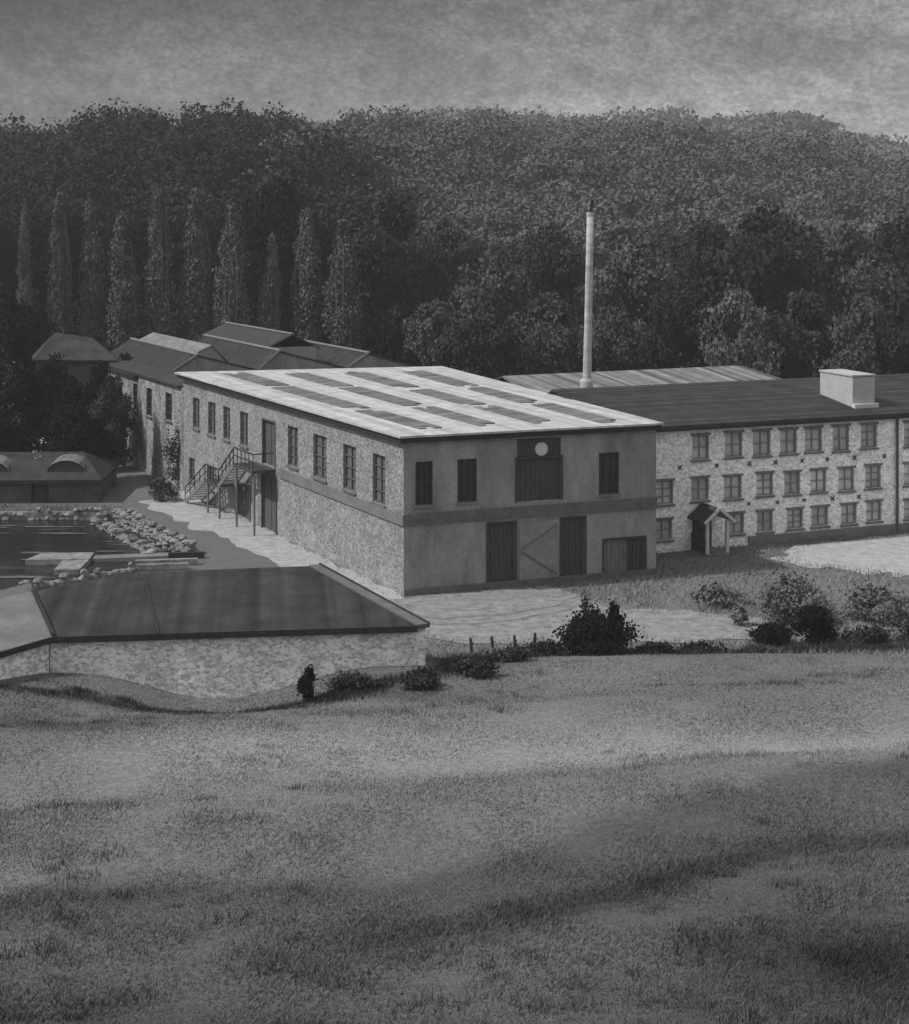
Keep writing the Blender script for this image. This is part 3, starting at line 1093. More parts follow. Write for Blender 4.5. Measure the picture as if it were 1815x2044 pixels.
# tall slim stack
sx_, sy_ = 8.07, 97.9
stack = empty('factory_chimney', (sx_, sy_, 7.6), 'tall slim pale factory chimney rising behind the slate roof', 'chimney')
zs_ = [7.2, 8.6, 12, 15.5, 18.62]
part('shaft', MB().tube([(sx_ + (z - 7.2) * .02, sy_, z) for z in zs_], [.27, .265, .24, .225, .215], 20), mat('stack_render', 0.42, 0.25, 2.2, stretch=(3, 3, .5), ribs=((0, 0, 1), 2.2, .16)), stack, smooth=True)
part('foot', MB().tube([(sx_, sy_, 7.2), (sx_, sy_, 8.35), (sx_, sy_, 8.5)], [.42, .40, .32], 16), M_BRICKPALE, stack)
part('collar', MB().tube([(sx_ + .228, sy_, 18.45), (sx_ + .229, sy_, 18.66)], [.245, .245], 16), M_BRICKPALE, stack)
part('flue_pipe', MB().tube([(sx_ + .27, sy_, 18.6), (sx_ + .29, sy_, 19.1), (sx_ + .34, sy_, 19.45)], [.11, .105, .10], 10), M_IRON, stack)

# ------------------------------------------------------------------ low shed in the foreground hollow
ls = empty('low_shed', (-8, 64, 0.8), 'low stone outbuilding with broad dark roof in the hollow at the field edge', 'shed')
FLp, FRp, BRp, BLp, VLp = (-15.0, 60.0, 2.8), (-1.45, 61.6, 2.8), (-6.4, 70.2, 3.2), (-14.1, 68.9, 3.2), (-17.3, 65.8, 3.12)
M_TAR = mat('felt_roof', 0.038, 0.35, 0.6, rough=0.85, fine=0.22, ribs=((0.99, 0.12, 0), 1.4, 0.42))
roof = part('roof', MB().slab([FLp, FRp, BRp, BLp, VLp], 0.16), M_TAR, ls)
FW = Frame((-15.0, 60.22), (-1.12, 61.86))
M_SHEDWALL = mat('shed_rubble', 0.84, 0.2, 0.7, bump=0.6, spots=(6.5, 0.6, 1.25), fine=0.2)
mb = MB()
mb.quad(FW.p(-0.2, 0, -.8), FW.p(FW.L, 0, -.8), FW.p(FW.L, 0, 2.7), FW.p(-0.2, 0, 2.7))
b2 = (-6.05, 70.15)
mb.quad(FW.p(FW.L, 0, -.8), (b2[0], b2[1], -.8), (b2[0], b2[1], 3.05), FW.p(FW.L, 0, 2.7))
mb.quad((b2[0], b2[1], -.8), (-14.0, 68.7, -.8), (-14.0, 68.7, 3.05), (b2[0], b2[1], 3.05))
mb.quad((-14, 68.7, -.8), (-17.2, 65.7, -.8), (-17.2, 65.7, 2.97), (-14, 68.7, 3.05))
part('wall', mb, M_SHEDWALL, ls)
fb = MB()
fb.bar((-15.0, 59.95, 2.70), (-1.42, 61.55, 2.70), 0.05, 0.24)
part('fascia', fb, M_FASCIA, roof)
d = Vector((BRp[0] - FRp[0], BRp[1] - FRp[1])).normalized()
nn = Vector((d.y, -d.x))
vb = MB()
q = [Vector(FRp) + Vector((nn.x * .02, nn.y * .02, .05)), Vector(FRp) + Vector((nn.x * .5, nn.y * .5, .03)),
     Vector(BRp) + Vector((nn.x * .5, nn.y * .5, .03)), Vector(BRp) + Vector((nn.x * .02, nn.y * .02, .05))]
vb.slab(q, 0.16)
part('verge_coping', vb, mat('grey_coping', 0.14, 0.2, 2), roof)
vb = MB()
vb.bar(Vector(FRp) + Vector((nn.x * .54, nn.y * .54, -.02)), Vector(BRp) + Vector((nn.x * .54, nn.y * .54, -.02)), 0.07, 0.2)
part('gutter', vb, M_FASCIA, roof)
sm_ = MB()
sm_.bar((-11.15, 60.35, 2.83), (-13.2, 68.3, 3.19), 0.10, 0.05)
part('seam', sm_, M_FASCIA, roof)
# wing running towards the viewer
wd = Vector((-0.555, -0.832))
V0 = Vector((-15.02, 59.98))
Vr = Vector((-17.5, 66.2))


def wp(base, w, z):
    q = base + wd * w
    return (q.x, q.y, z)


wing = MB()
wing.slab([wp(V0, 0, 2.84), (VLp[0], VLp[1], 3.16), wp(Vr, 0, 3.4), wp(Vr, 13, 3.4), wp(V0, 8, 2.84)], 0.14)
wr = part('wing_roof', wing, mat('zinc_sheet', 0.17, 0.25, 0.8, rough=0.7, fine=0.2), ls)
gu = MB()
gu.bar(wp(V0, 0, 2.72), wp(V0, 8, 2.72), 0.12, 0.22)
part('gutter', gu, M_FASCIA, wr)
gu = MB()
gu.bar((V0.x, V0.y, 2.9), (VLp[0], VLp[1], 3.2), 0.14, 0.06)
part('valley_flashing', gu, M_FASCIA, wr)
mb = MB()
ww = Vector((-15.2, 60.1))
mb.quad(wp(ww, 0, -.6), wp(ww, 0, 2.7), wp(ww, 8, 2.7), wp(ww, 8, -.6))
q1 = Vr + Vector((-.1, -.1))
mb.quad(wp(q1, 0, -.6), wp(q1, 13, -.6), wp(q1, 13, 3.28), wp(q1, 0, 3.28))
part('wing_wall', mb, M_SHEDWALL, ls)

# ------------------------------------------------------------------ dark outbuilding beyond the pond
ob = empty('pond_shed', (-28, 103, 0), 'small dark shed with low patched roof standing beyond the pond', 'shed')
FO = Frame((-36, 102.5), (-22.9, 103.05))
mb = MB()
wall_with_holes(mb, FO, FO.L, -.5, 1.5, [(8.9, 9.9, 0.02, 1.25)], 0.3)
mb.quad(FO.p(FO.L, 0, -.5), FO.p(FO.L, -7, -.5), FO.p(FO.L, -7, 1.5), FO.p(FO.L, 0, 1.5))
mb.quad(FO.p(FO.L, -7, -.5), FO.p(0, -7, -.5), FO.p(0, -7, 1.5), FO.p(FO.L, -7, 1.5))
part('wall', mb, mat('sooty_stone', 0.10, 0.3, 1.1, fine=0.2), ob)
plank_door(ob, FO, (8.95, 9.85, 0.02, 1.22), M_DARKWOOD, M_FASCIA, planks=4)
rr = MB()
rr.slab([FO.p(-.2, .35, 1.5), FO.p(FO.L + .3, .35, 1.5), FO.p(FO.L - 1.6, -3.5, 2.75), FO.p(-.2, -3.5, 2.75)], .12)
ro = part('roof', rr, mat('patched_roof', 0.045, 0.4, 0.9, fine=0.2), ob)
part('roof', MB().slab([FO.p(-.2, -3.51, 2.746), FO.p(FO.L - 1.6, -3.51, 2.746), FO.p(FO.L + .3, -7.3, 1.5), FO.p(-.2, -7.3, 1.5)], .12), M_ROOFDARK, ob)
part('hip', MB().slab([FO.p(FO.L + .31, .35, 1.5), FO.p(FO.L + .31, -7.3, 1.5), FO.p(FO.L - 1.59, -3.5, 2.75)], .12), M_ROOFDARK, ro)
part('eaves_board', MB().box(FO, -.2, FO.L + .3, .36, .42, 1.28, 1.52), M_FASCIA, ro)
for uc, wdt in ((5.9, 1.3), (10.9, 1.2)):
    dm = MB()
    # barrel topped vent: an arched hood over a low box
    for k in range(8):
        a0, a1 = math.pi * k / 8, math.pi * (k + 1) / 8
        p0 = (uc - wdt * math.cos(a0), 1.85 + .75 * math.sin(a0))
        p1 = (uc - wdt * math.cos(a1), 1.85 + .75 * math.sin(a1))
        dm.quad(FO.p(p0[0], -.7, p0[1]), FO.p(p1[0], -.7, p1[1]), FO.p(p1[0], -2.6, p1[1] + .15), FO.p(p0[0], -2.6, p0[1] + .15))
    part('arched_hood', dm, mat('pale_hood', 0.16, 0.45, 1.2, fine=0.3), ro, smooth=True)
    fm = MB()
    fm.quad(*[FO.p(uc - (wdt - .06) * math.cos(math.pi * k / 8), -.76, 1.83 + .70 * math.sin(math.pi * k / 8)) for k in range(9)][::-1])
    part('hood_front', fm, M_ROOFMID, ro)

# cottage roof among the trees
ct = empty('cottage', (-29.4, 125, gz(-29.4, 125)), 'small cottage with weathered grey roof among the dark trees at left', 'house')
FC = Frame((-32.2, 123.5), (-26.6, 125.0))
mb = MB()
mb.box(FC, 0, FC.L, -4.2, 0, -.3, 7.0)
part('wall', mb, mat('sooty_stone', 0.10, 0.3, 1.1), ct)
mb = MB()
mb.slab([FC.p(-.3, .35, 7.3), FC.p(FC.L + .3, .35, 7.1), FC.p(FC.L - 1.5, -2.1, 8.7), FC.p(1.5, -2.1, 9.2)], .14)
part('roof', mb, mat('mossy_roof', 0.055, 0.4, 1.0, fine=0.3), ct)
part('roof', MB().slab([FC.p(1.5, -2.11, 9.196), FC.p(FC.L - 1.5, -2.11, 8.696), FC.p(FC.L + .3, -4.6, 7.1), FC.p(-.3, -4.6, 7.3)], .14), M_ROOFMID, ct)
mb = MB()
mb.slab([FC.p(FC.L + .31, .35, 7.1), FC.p(FC.L + .31, -4.6, 7.1), FC.p(FC.L - 1.49, -2.1, 8.7)], .14)
part('roof_hip', mb, mat('mossy_roof', 0.055, 0.4, 1.0), ct)
mb = MB()
mb.slab([FC.p(-.31, -4.6, 7.3), FC.p(-.31, .35, 7.3), FC.p(1.49, -2.1, 9.2)], .14)
part('roof_hip', mb, mat('mossy_roof', 0.055, 0.4, 1.0), ct)

# ------------------------------------------------------------------ pond walls
M_BANKSTONE = mat('bank_stone', 0.23, 0.5, 1.5, bump=0.5, fine=0.25)


def rubble_wall(a, b, h, th, label, seed, z0=-0.6):
    """heap of rounded stones along a line, one joined wall"""
    rd = random.Random(seed)
    F = Frame(a, b)
    mb = MB()
    u = 0.0
    rows_ = max(1, int(round((h - z0) / 0.28)))
    while u < F.L:
        w = rd.uniform(0.18, 0.5)
        for k in range(rows_ + (rd.random() < .35)):
            zc = z0 + 0.14 + k * 0.28 + rd.uniform(-.04, .04)
            if k == 0 and rows_ > 2 and zc < -0.3:
                pass
            c = (u + w / 2 + rd.uniform(-.08, .08), rd.uniform(.2, .8) * th, zc)
            rx, ry, rz_ = w * .62, th * rd.uniform(.4, .62), rd.uniform(.11, .19)
            i0 = len(mb.v)
            for p in range(1, 4):
                for q in range(7):
                    ph, ta = math.pi * p / 4, 2 * math.pi * q / 7
                    j = rd.uniform(.8, 1.15)
                    mb.v.append(F.p(c[0] + rx * math.sin(ph) * math.cos(ta) * j, c[1] - th / 2 + ry * math.sin(ph) * math.sin(ta) * j, c[2] + rz_ * math.cos(ph) * j))
            mb.v.append(F.p(c[0], c[1] - th / 2, c[2] + rz_))
            top = len(mb.v) - 1
            for q in range(7):
                q2 = (q + 1) % 7
                mb.f.append((i0 + q, i0 + q2, top))
                for p in range(2):
                    mb.f.append((i0 + p * 7 + q, i0 + (p + 1) * 7 + q, i0 + (p + 1) * 7 + q2, i0 + p * 7 + q2))
        u += w * 0.9
    # mortared core that ties the stones together
    mb.box(F, 0, F.L, -th * .3, th * .3, z0, h - .08)
    o = part_top('stone_wall', mb, M_BANKSTONE, a)
    return tag(o, label, 'wall')


def part_top(name, mb, m, at):
    o = link(name, mb.mesh(name, m, (at[0], at[1], 0)))
    o.location = (at[0], at[1], 0)
    return o


rubble_wall((-42, 98.55), (-21.4, 98.55), 0.32, 0.45, 'low pale stone edging along the far side of the dark pond', 1)
rubble_wall((-20.6, 98.2), (-14.4, 87.3), 0.45, 0.6, 'upper rough stone wall between the pond and the road', 2)
rubble_wall((-21.6, 97.0), (-16.4, 87.9), -0.02, 0.7, 'lower stone footing of the pond bank, at the water line', 3)
rubble_wall((-24.2, 76.4), (-16.5, 83.6), 0.2, 0.4, 'ragged stone edging at the near corner of the pond', 4)
jt = empty('stone_jetty', (-20, 86.5, -0.2), 'pale T-shaped stone landing stage reaching across the dark pond', 'jetty')
mb = MB()
mb.hexa([(-23.0, 85.9, -1.2), (-19.6, 86.0, -1.2), (-19.7, 87.7, -1.2), (-22.6, 87.7, -1.2), (-23.0, 85.9, .05), (-19.6, 86.0, .07), (-19.7, 87.7, .07), (-22.6, 87.7, .03)])
part('deck', mb, M_BANKSTONE, jt)
mb = MB()
mb.hexa([(-20.9, 83.6, -1.2), (-19.6, 83.7, -1.2), (-19.62, 85.98, -1.2), (-21.0, 85.9, -1.2), (-20.9, 83.6, .02), (-19.6, 83.7, .03), (-19.62, 85.98, .045), (-21.0, 85.9, .04)])
part('stem', mb, M_BANKSTONE, jt)
mb = MB()
mb.hexa([(-19.58, 86.6, -1.2), (-14.2, 87.0, -1.2), (-14.6, 87.8, -1.2), (-19.6, 87.4, -1.2), (-19.58, 86.6, -.05), (-14.2, 87.0, .08), (-14.6, 87.8, .08), (-19.6, 87.4, -.03)])
part('causeway', mb, M_BAND, jt)
M_WEED = mat('pond_weed', 0.11, 0.5, 2.5, fine=0.3)
mb = MB()
for k in range(46):
    cx_, cy_ = random.uniform(-30, -15), random.uniform(79, 97.5)
    if not bool(in_poly(np.array([cx_ + 1.5]), np.array([cy_]), POND)[0]) or not bool(in_poly(np.array([cx_ - .5]), np.array([cy_]), POND)[0]):
        continue
    rx_, ry_ = random.uniform(.4, 2.2), random.uniform(.06, .28)
    pts_ = []
    for q in range(16):
        ta = 2 * math.pi * q / 16
        j_ = random.uniform(.55, 1.1)
        pts_.append((cx_ + rx_ * math.cos(ta) * j_, cy_ + ry_ * math.sin(ta) * j_, -0.205 + .0005 * k))
    mb.quad(*pts_)
tag(link('pond_weed', mb.mesh('pond_weed', M_WEED)), kind='stuff')
# planks and stones lying behind the low shed
for k, (x0, y0, x1, y1, w) in enumerate([(-16.8, 84.4, -13.6, 84.9, .3), (-16.5, 83.4, -13.9, 83.8, .26)]):
    mb = MB()
    mb.bar((x0, y0, .2), (x1, y1, .2), w, .3)
    o = part_top('timber_or_shade_bar', mb, M_BANKSTONE, (x0, y0))
    tag(o, ['upper pale timber baulk lying behind the low shed', 'lower pale timber baulk lying nearest the low shed roof'][k], 'timber', 'timbers on the road')
mb = MB()
mb.bar((-15.4, 86.3, .2), (-13.5, 86.5, .2), .3, .3)  # dark bar added to stand for the shadow gap at the causeway end
tag(part_top('timber_or_shade_bar', mb, M_FASCIA, (-15.4, 86.3)), 'dark bar standing in for the shadowed gap at the end of the stone causeway', 'timber', 'timbers on the road')


# ------------------------------------------------------------------ vegetation
def leaf_quads(centres, size, rng, aspect=1.0, out=None, bias=1.1):
    """one small leaf-clump quad at every centre, turned partly towards the outside of its bough"""
    n = len(centres)
    d = rng.normal(size=(n, 3))
    d /= np.linalg.norm(d, axis=1)[:, None]
    if out is not None:
        d = d + bias * out
    d /= np.linalg.norm(d, axis=1)[:, None]
    r = rng.normal(size=(n, 3))
    x = np.cross(d, r)
    x /= np.linalg.norm(x, axis=1)[:, None]
    y = np.cross(d, x)
    s = size * rng.uniform(0.6, 1.35, n)[:, None]
    x = x * s * 0.5
    y = y * s * 0.5 * aspect
    j = rng.uniform(0.6, 1.2, (4, n, 1))
    v = np.stack([centres - x * j[0] - y * j[1], centres + x * j[1] - y * j[2], centres + x * j[2] + y * j[3], centres - x * j[3] + y * j[0]], 1).reshape(-1, 3)
    q = np.arange(4 * n).reshape(n, 4)
    return v, q


def lobes_points(lobes, n, rng, shell=0.55):
    """points spread through a set of ellipsoid lobes, denser towards their skins"""
    L = np.array(lobes)
    vol = (L[:, 3] * L[:, 4]) ** 1.0
    k = rng.choice(len(L), n, p=vol / vol.sum())
    d = rng.normal(size=(n, 3))
    d /= np.linalg.norm(d, axis=1)[:, None]
    r = (shell + (1 - shell) * rng.random(n)) * (0.9 + 0.2 * rng.random(n))
    mid = L[:, :3].mean(0)
    o2 = L[k, :3] - mid
    o2 = o2 / (np.linalg.norm(o2, axis=1)[:, None] + 1e-6)
    od = d + 0.7 * o2
    od /= np.linalg.norm(od, axis=1)[:, None] + 1e-6
    return L[k, :3] + d * r[:, None] * L[k][:, [3, 3, 4]], od


def round_lobes(rng, n, w, h, z0):
    """lobes of a broad-leaved crown of width w from z0 up to h"""
    out = []
    for i in range(n):
        t = rng.random()
        zc = z0 + (h - z0) * (0.12 + 0.78 * t)
        prof = math.sin(math.pi * min(1, 0.18 + 0.80 * t)) ** 0.7
        a = rng.random() * 2 * math.pi
        rad = w / 2 * prof * math.sqrt(rng.random()) * 0.78
        r = w * rng.uniform(0.12, 0.22) * (0.6 + 0.4 * prof)
        out.append((rad * math.cos(a), rad * math.sin(a), zc, r, r * rng.uniform(.65, .95)))
    return out


def crown_mesh(name, pts, size, m, rng, aspect=1.0, out=None):
    me = bpy.data.meshes.new(name)
    v, q = leaf_quads(pts, size, rng, aspect=aspect, out=out)
    fast_mesh(me, v, q)
    me.materials.append(m)
    return me


def trunk_mesh(h, r, rng, limbs=6, m=None, spread=0.25):
    mb = MB()
    mb.tube([(0, 0, -.3), (r * .3, 0, h * .3), (-r * .3, r * .2, h * .65), (0, 0, h)], [r * 1.25, r, r * .6, r * .15], 8)
    for i in range(limbs):
        a = rng.random() * 6.28
        z = h * rng.uniform(.3, .8)
        l = h * spread * rng.uniform(.6, 1.2)
        mb.tube([(0, 0, z), (l * .5 * math.cos(a), l * .5 * math.sin(a), z + l * .4), (l * math.cos(a), l * math.sin(a), z + l * .95)], [r * .5, r * .3, r * .08], 6)
    return mb.mesh('trunk', m)


M_BARK = mat('bark', 0.06, 0.3, 3)
M_BARKPALE = mat('pale_bark', 0.17, 0.3, 3)
M_LEAFDK = mat('dark_leaves', 0.038, 0.5, 0.45, rand=0.35)
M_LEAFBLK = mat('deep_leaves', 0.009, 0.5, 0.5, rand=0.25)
M_LEAFMID = mat('mid_leaves', 0.085, 0.5, 0.5, rand=0.30)
M_LEAFPOP = mat('poplar_leaves', 0.125, 0.45, 0.7, rand=0.12)
M_LEAFPALE = mat('pale_leaves', 0.14, 0.5, 0.8, rand=0.2)
M_LEAFSOFT = mat('soft_grey_leaves', 0.125, 0.4, 0.8, rand=0.1)
M_BLOSSOM = mat('blossom', 0.40, 0.3, 1.2)

PROTO = {}


def proto(kind):
    if kind in PROTO:
        return PROTO[kind]
    base, k = kind.rsplit('_', 1)
    rng = np.random.default_rng(abs(hash_str(kind)))
    if base in ('dark', 'deep', 'mid'):
        lob = round_lobes(rng, 30, 1.0, 1.0, 0.10)
        pts, od = lobes_points(lob, 9500, rng)
        me = crown_mesh('crown', pts, 0.025, {'dark': M_LEAFDK, 'deep': M_LEAFBLK, 'mid': M_LEAFMID}[base], rng, out=od)
        tr = trunk_mesh(0.8, 0.025, rng, 7, M_BARK)
    elif base == 'poplar':
        W_, H_ = 2.6, 17.0
        n_ = 17000
        t = rng.random(n_) ** .95
        prof_ = np.interp(t, [0, .04, .15, .6, .8, .92, 1], [.20, .38, .44, .42, .28, .12, .02])
        # upright plumes: each leaf belongs to one of the near-vertical branches
        br = rng.integers(0, 15, n_)
        reach = .55 + .45 * rng.random(15)
        ang = br * 2.4 + rng.normal(0, .24, n_)
        rad = prof_ * (0.40 + 0.60 * ((br * 7) % 10) / 10.0) * (0.9 + .25 * rng.random(n_))
        keep_ = (t < reach[br]) | (rad < .12)
        lob_ = np.sin(t * 15 + br * 1.9) > -0.75
        keep_ &= lob_
        t, ang, rad = t[keep_], ang[keep_], rad[keep_]
        od = np.stack([np.cos(ang), np.sin(ang), np.full(len(t), .25)], 1)
        sway = .05 * np.sin(t * 5 + len(PROTO))
        pts = np.stack([(rad * np.cos(ang) + sway) * W_, rad * np.sin(ang) * W_, (.03 + .97 * t) * H_], 1) + rng.normal(0, .13, (len(t), 3))
        me = bpy.data.meshes.new('crown')
        v_, q_ = leaf_quads(pts * np.array([1, 1, .5]), .125, rng, out=od, bias=.8)
        v_ = v_ / np.array([W_, W_, H_ * .5])
        fast_mesh(me, v_, q_)
        me.materials.append(M_LEAFPOP)
        me2 = me
        mb_ = MB()
        mb_.tube([(0, 0, -.02), (.01, 0, .4), (0, .01, .75), (.02, 0, 1.02)], [.16, .11, .06, .02], 7)
        for b_ in range(6):
            a_ = -2.6 + b_ * .45 + rng.normal() * .15
            r0_ = .62 + .3 * rng.random()
            z0_ = .05 + .3 * rng.random()
            mb_.tube([(0, 0, z0_), (r0_ * .8 * math.cos(a_), r0_ * .8 * math.sin(a_), z0_ + .12), (r0_ * math.cos(a_), r0_ * math.sin(a_), z0_ + .35), (r0_ * .5 * math.cos(a_), r0_ * .5 * math.sin(a_), min(.98, z0_ + .6))], [.026, .024, .02, .008], 5)
        tr = mb_.mesh('trunk', M_BARKPALE)
    PROTO[kind] = (me, tr)
    return PROTO[kind]


def hash_str(s):
    h = 7
    for c in s:
        h = (h * 131 + ord(c)) % 1000003
    return h


def tree(name, kind, x, y, w, h, label, group, z=None, rot=None):
    me, tr = proto(kind)
    t = empty(name, (x, y, gz(x, y) - .1 if z is None else z), label, 'tree', group)
    rz_ = random.uniform(0, 6.28) if rot is None else rot
    c = link('crown', me, t)
    c.scale = (w, w, h)
    c.rotation_euler.z = rz_
    k = link('trunk', tr, t)
    k.scale = (w if 'poplar' not in kind else w * .5, w if 'poplar' not in kind else w * .5, h)
    k.rotation_euler.z = rz_
    return t


def at(px, y):
    """x of a bearing measured on the photo, for a tree standing y metres away"""
    return (px - 907.5) / 3200 * y


def top_h(py, y, x):
    """height that brings a crown top to a measured elevation"""
    return CAM_H - (py - 420) / 3200 * y - gz(x, y)


ORD = ['first', 'second', 'third', 'fourth', 'fifth', 'sixth', 'seventh', 'eighth', 'ninth', 'tenth']
pop = [(48, 402, 27), (121, 388, 40), (180, 400, 40), (245, 425, 50), (320, 382, 50), (393, 380, 52), (464, 410, 52), (541, 470, 40), (612, 420, 54), (686, 440, 60)]
for k, (px, py, wp_) in enumerate(pop):
    y = 150 + (k % 3) * 0.8
    x = at(px, y)
    if k == 0:
        lab = 'thin pale narrow poplar at the far left end of the poplar row'
    else:
        lab = ORD[k] + ' tall narrow poplar from the left in the row behind the sheds'
    tree('poplar_tree', 'poplar_%d' % (k % 4), x, y, wp_ * y / 3200 * 1.36, top_h(py, y, x), lab, 'poplars in a row behind the sheds')

# notable crowns of the wood behind the mill
big = [('deep_1', 560, 358, 164, 230, 'broad black crown rising behind the right end of the poplar row'),
       ('dark_1', 775, 368, 158, 270, 'large rounded dark crown right of the poplar row'),
       ('deep_2', 690, 470, 156, 190, 'dark rounded tree tucked behind the last poplar'),
       ('dark_2', 880, 430, 166, 200, 'dark tree on the shoulder left of the factory chimney gap'),
       ('mid_1', 975, 470, 150, 210, 'mid grey bushy tree well left of the factory chimney'),
       ('dark_3', 1085, 440, 158, 200, 'dark rounded tree just left of the factory chimney top'),
       ('mid_2', 1280, 455, 150, 230, 'spreading grey tree just right of the factory chimney'),
       ('dark_1', 1410, 430, 158, 220, 'dark tree between the chimney and the broad dome-shaped crown'),
       ('dark_2', 1540, 392, 152, 290, 'broad dome-shaped dark crown above the slate-roofed mill'),
       ('mid_3', 1690, 440, 150, 230, 'grey rounded tree above the roof housing'),
       ('dark_3', 1810, 425, 156, 230, 'dark tree at the right edge behind the roof housing'),
       ('mid_1', 860, 590, 136, 170, 'lower bushy tree behind the right end of the sawtooth roofs'),
       ('dark_2', 960, 600, 130, 190, 'low spreading dark tree behind the back edge of the skylit roof'),
       ('mid_3', 1085, 575, 134, 190, 'low grey tree left of the chimney shaft'),
       ('mid_2', 1235, 600, 130, 180, 'low grey tree right beside the chimney shaft'),
       ('dark_3', 1350, 560, 136, 210, 'low dark tree behind the ribbed roof, right of the chimney'),
       ('mid_1', 1480, 560, 132, 200, 'low bushy tree behind the middle of the ribbed roof'),
       ('dark_1', 1600, 570, 134, 220, 'low dark tree behind the right end of the ribbed roof'),
       ('mid_2', 1720, 580, 130, 200, 'low grey tree directly behind the roof housing'),
       ('dark_2', 1830, 560, 132, 200, 'low dark tree cut by the right edge'),
       ('deep_3', 800, 650, 128, 150, 'black low tree just behind the last sawtooth gable')]
for kind, px, py, y, wpx, lab in big:
    x = at(px, y)
    tree('broadleaf_tree', kind, x, y, wpx * y / 3200, top_h(py, y, x), lab, 'trees of the wood behind the mill')
# dark backdrop trees behind the poplars
for k in range(14):
    px = -60 + k * 62
    y = 172 + (k * 7 % 5) * 2.0
    x = at(px, y)
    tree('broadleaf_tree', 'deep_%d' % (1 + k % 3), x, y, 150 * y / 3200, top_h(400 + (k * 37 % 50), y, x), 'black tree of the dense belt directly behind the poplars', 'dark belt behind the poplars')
# second rank to close gaps under the big crowns
for k in range(15):
    px = 800 + k * 75
    y = 182 + (k * 7 % 5) * 4.0
    x = at(px, y)
    tree('broadleaf_tree', ['dark_%d', 'mid_%d'][k % 2] % (1 + k % 3), x, y, 170 * y / 3200, top_h(430 + (k * 53 % 60), y, x), 'grey tree of the second rank, half hidden by the crowns in front', 'second rank of the wood')
# dark clump at left by the pond shed
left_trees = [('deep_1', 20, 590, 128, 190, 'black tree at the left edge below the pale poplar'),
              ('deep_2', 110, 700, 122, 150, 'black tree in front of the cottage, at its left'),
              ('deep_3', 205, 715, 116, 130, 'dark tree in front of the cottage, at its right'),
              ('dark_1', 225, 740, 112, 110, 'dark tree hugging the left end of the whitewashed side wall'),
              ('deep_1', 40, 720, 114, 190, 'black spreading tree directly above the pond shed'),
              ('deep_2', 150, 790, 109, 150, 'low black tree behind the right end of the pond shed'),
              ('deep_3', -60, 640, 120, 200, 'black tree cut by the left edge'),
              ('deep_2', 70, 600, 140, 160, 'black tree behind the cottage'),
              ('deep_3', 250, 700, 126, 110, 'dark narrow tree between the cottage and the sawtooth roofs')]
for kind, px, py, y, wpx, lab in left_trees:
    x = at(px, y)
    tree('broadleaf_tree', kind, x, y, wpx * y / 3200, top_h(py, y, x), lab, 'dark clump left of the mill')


def bush(name, x, y, w, h, m, n, size, label, group, cat='bush', seed=1, depth=None, z=None, stems=0, lob=24):
    rng = np.random.default_rng(seed)
    lb = round_lobes(rng, lob, w, h, 0.0)
    n = int(n * 2.6)
    size *= 0.58
    pts, od = lobes_points(lb, n, rng, .3)
    far_ = rng.random(len(pts)) < .35
    pts = pts + rng.normal(0, 1, pts.shape) * np.where(far_, .075, .02)[:, None] * np.array([w, w, h])
    if depth:
        pts[:, 1] *= depth / w
    pts[:, 2] = np.abs(pts[:, 2])
    b = empty(name, (x, y, gz(x, y) - .05 if z is None else z), label, cat, group)
    link('foliage', crown_mesh('foliage', pts, size, m, rng, out=od), b)
    mb = MB()
    for k in range(5 + stems):
        a = rng.random() * 6.28
        l = w * .3 * rng.random()
        mb.tube([(0.1 * math.cos(a), .1 * math.sin(a), 0), (l * math.cos(a), l * math.sin(a) * .6, h * rng.uniform(.5, .95))], [.035, .01], 5)
    link('stems', mb.mesh('stems', M_BARK), b)
    return b


def fy(py):
    """distance along the flat by a measured height in the photo (ground about zero)"""
    return CAM_H * 3200 / (py - 420)


bush('bush', 5.9, 66.0, 3.6, 1.75, M_LEAFBLK, 2600, .17, 'large dark bush at the field edge in front of the yard', 'bushes at the field edge', seed=3)
bush('bush', 5.55, 66.6, 1.1, 2.6, M_LEAFDK, 420, .16, 'thin upright sapling growing out of the large dark bush', 'bushes at the field edge', seed=4, stems=4)
bush('bush', 6.6, 66.4, 1.0, 2.3, M_LEAFBLK, 520, .18, 'leafy dark sprig leaning right above the large dark bush', 'bushes at the field edge', seed=5, stems=3)
bush('bush', 15.6, 69.6, 2.1, 1.75, M_LEAFBLK, 1900, .17, 'dark bush at the field edge below the long mill', 'bushes at the field edge', seed=6)
bush('bush', 13.7, 69.4, 1.9, 0.95, M_LEAFBLK, 900, .17, 'low dark mound left of the dark bush below the long mill', 'bushes at the field edge', seed=7)
bush('bush', 12.9, 72.4, 0.9, 1.1, M_LEAFPALE, 420, .15, 'small pale shrub with a dark foot on the grass before the porch', 'bushes at the field edge', seed=8)
bush('bush', 15.8, 73.5, 4.4, 1.9, M_LEAFSOFT, 1900, .2, 'loose grey bush behind the dark field-edge bush', 'grey bushes below the long mill', seed=9)
bush('bush', 19.6, 74.0, 3.8, 1.35, M_LEAFSOFT, 1400, .2, 'loose grey bush second from the right edge', 'grey bushes below the long mill', seed=10)
bush('bush', 22.6, 73.2, 3.6, 1.45, M_LEAFSOFT, 1400, .2, 'loose grey bush at the right edge of the view', 'grey bushes below the long mill', seed=11)
bush('bush', 12.6, 76.6, 2.6, .8, M_LEAFSOFT, 700, .2, 'low grey bush on the lawn nearest the small doors', 'grey bushes below the long mill', seed=12)
bush('bush', -5.3, 58.6, 0.85, 1.3, M_LEAFBLK, 700, .12, 'small dark pear-shaped bush in front of the low shed wall', 'bushes at the field edge', seed=13)
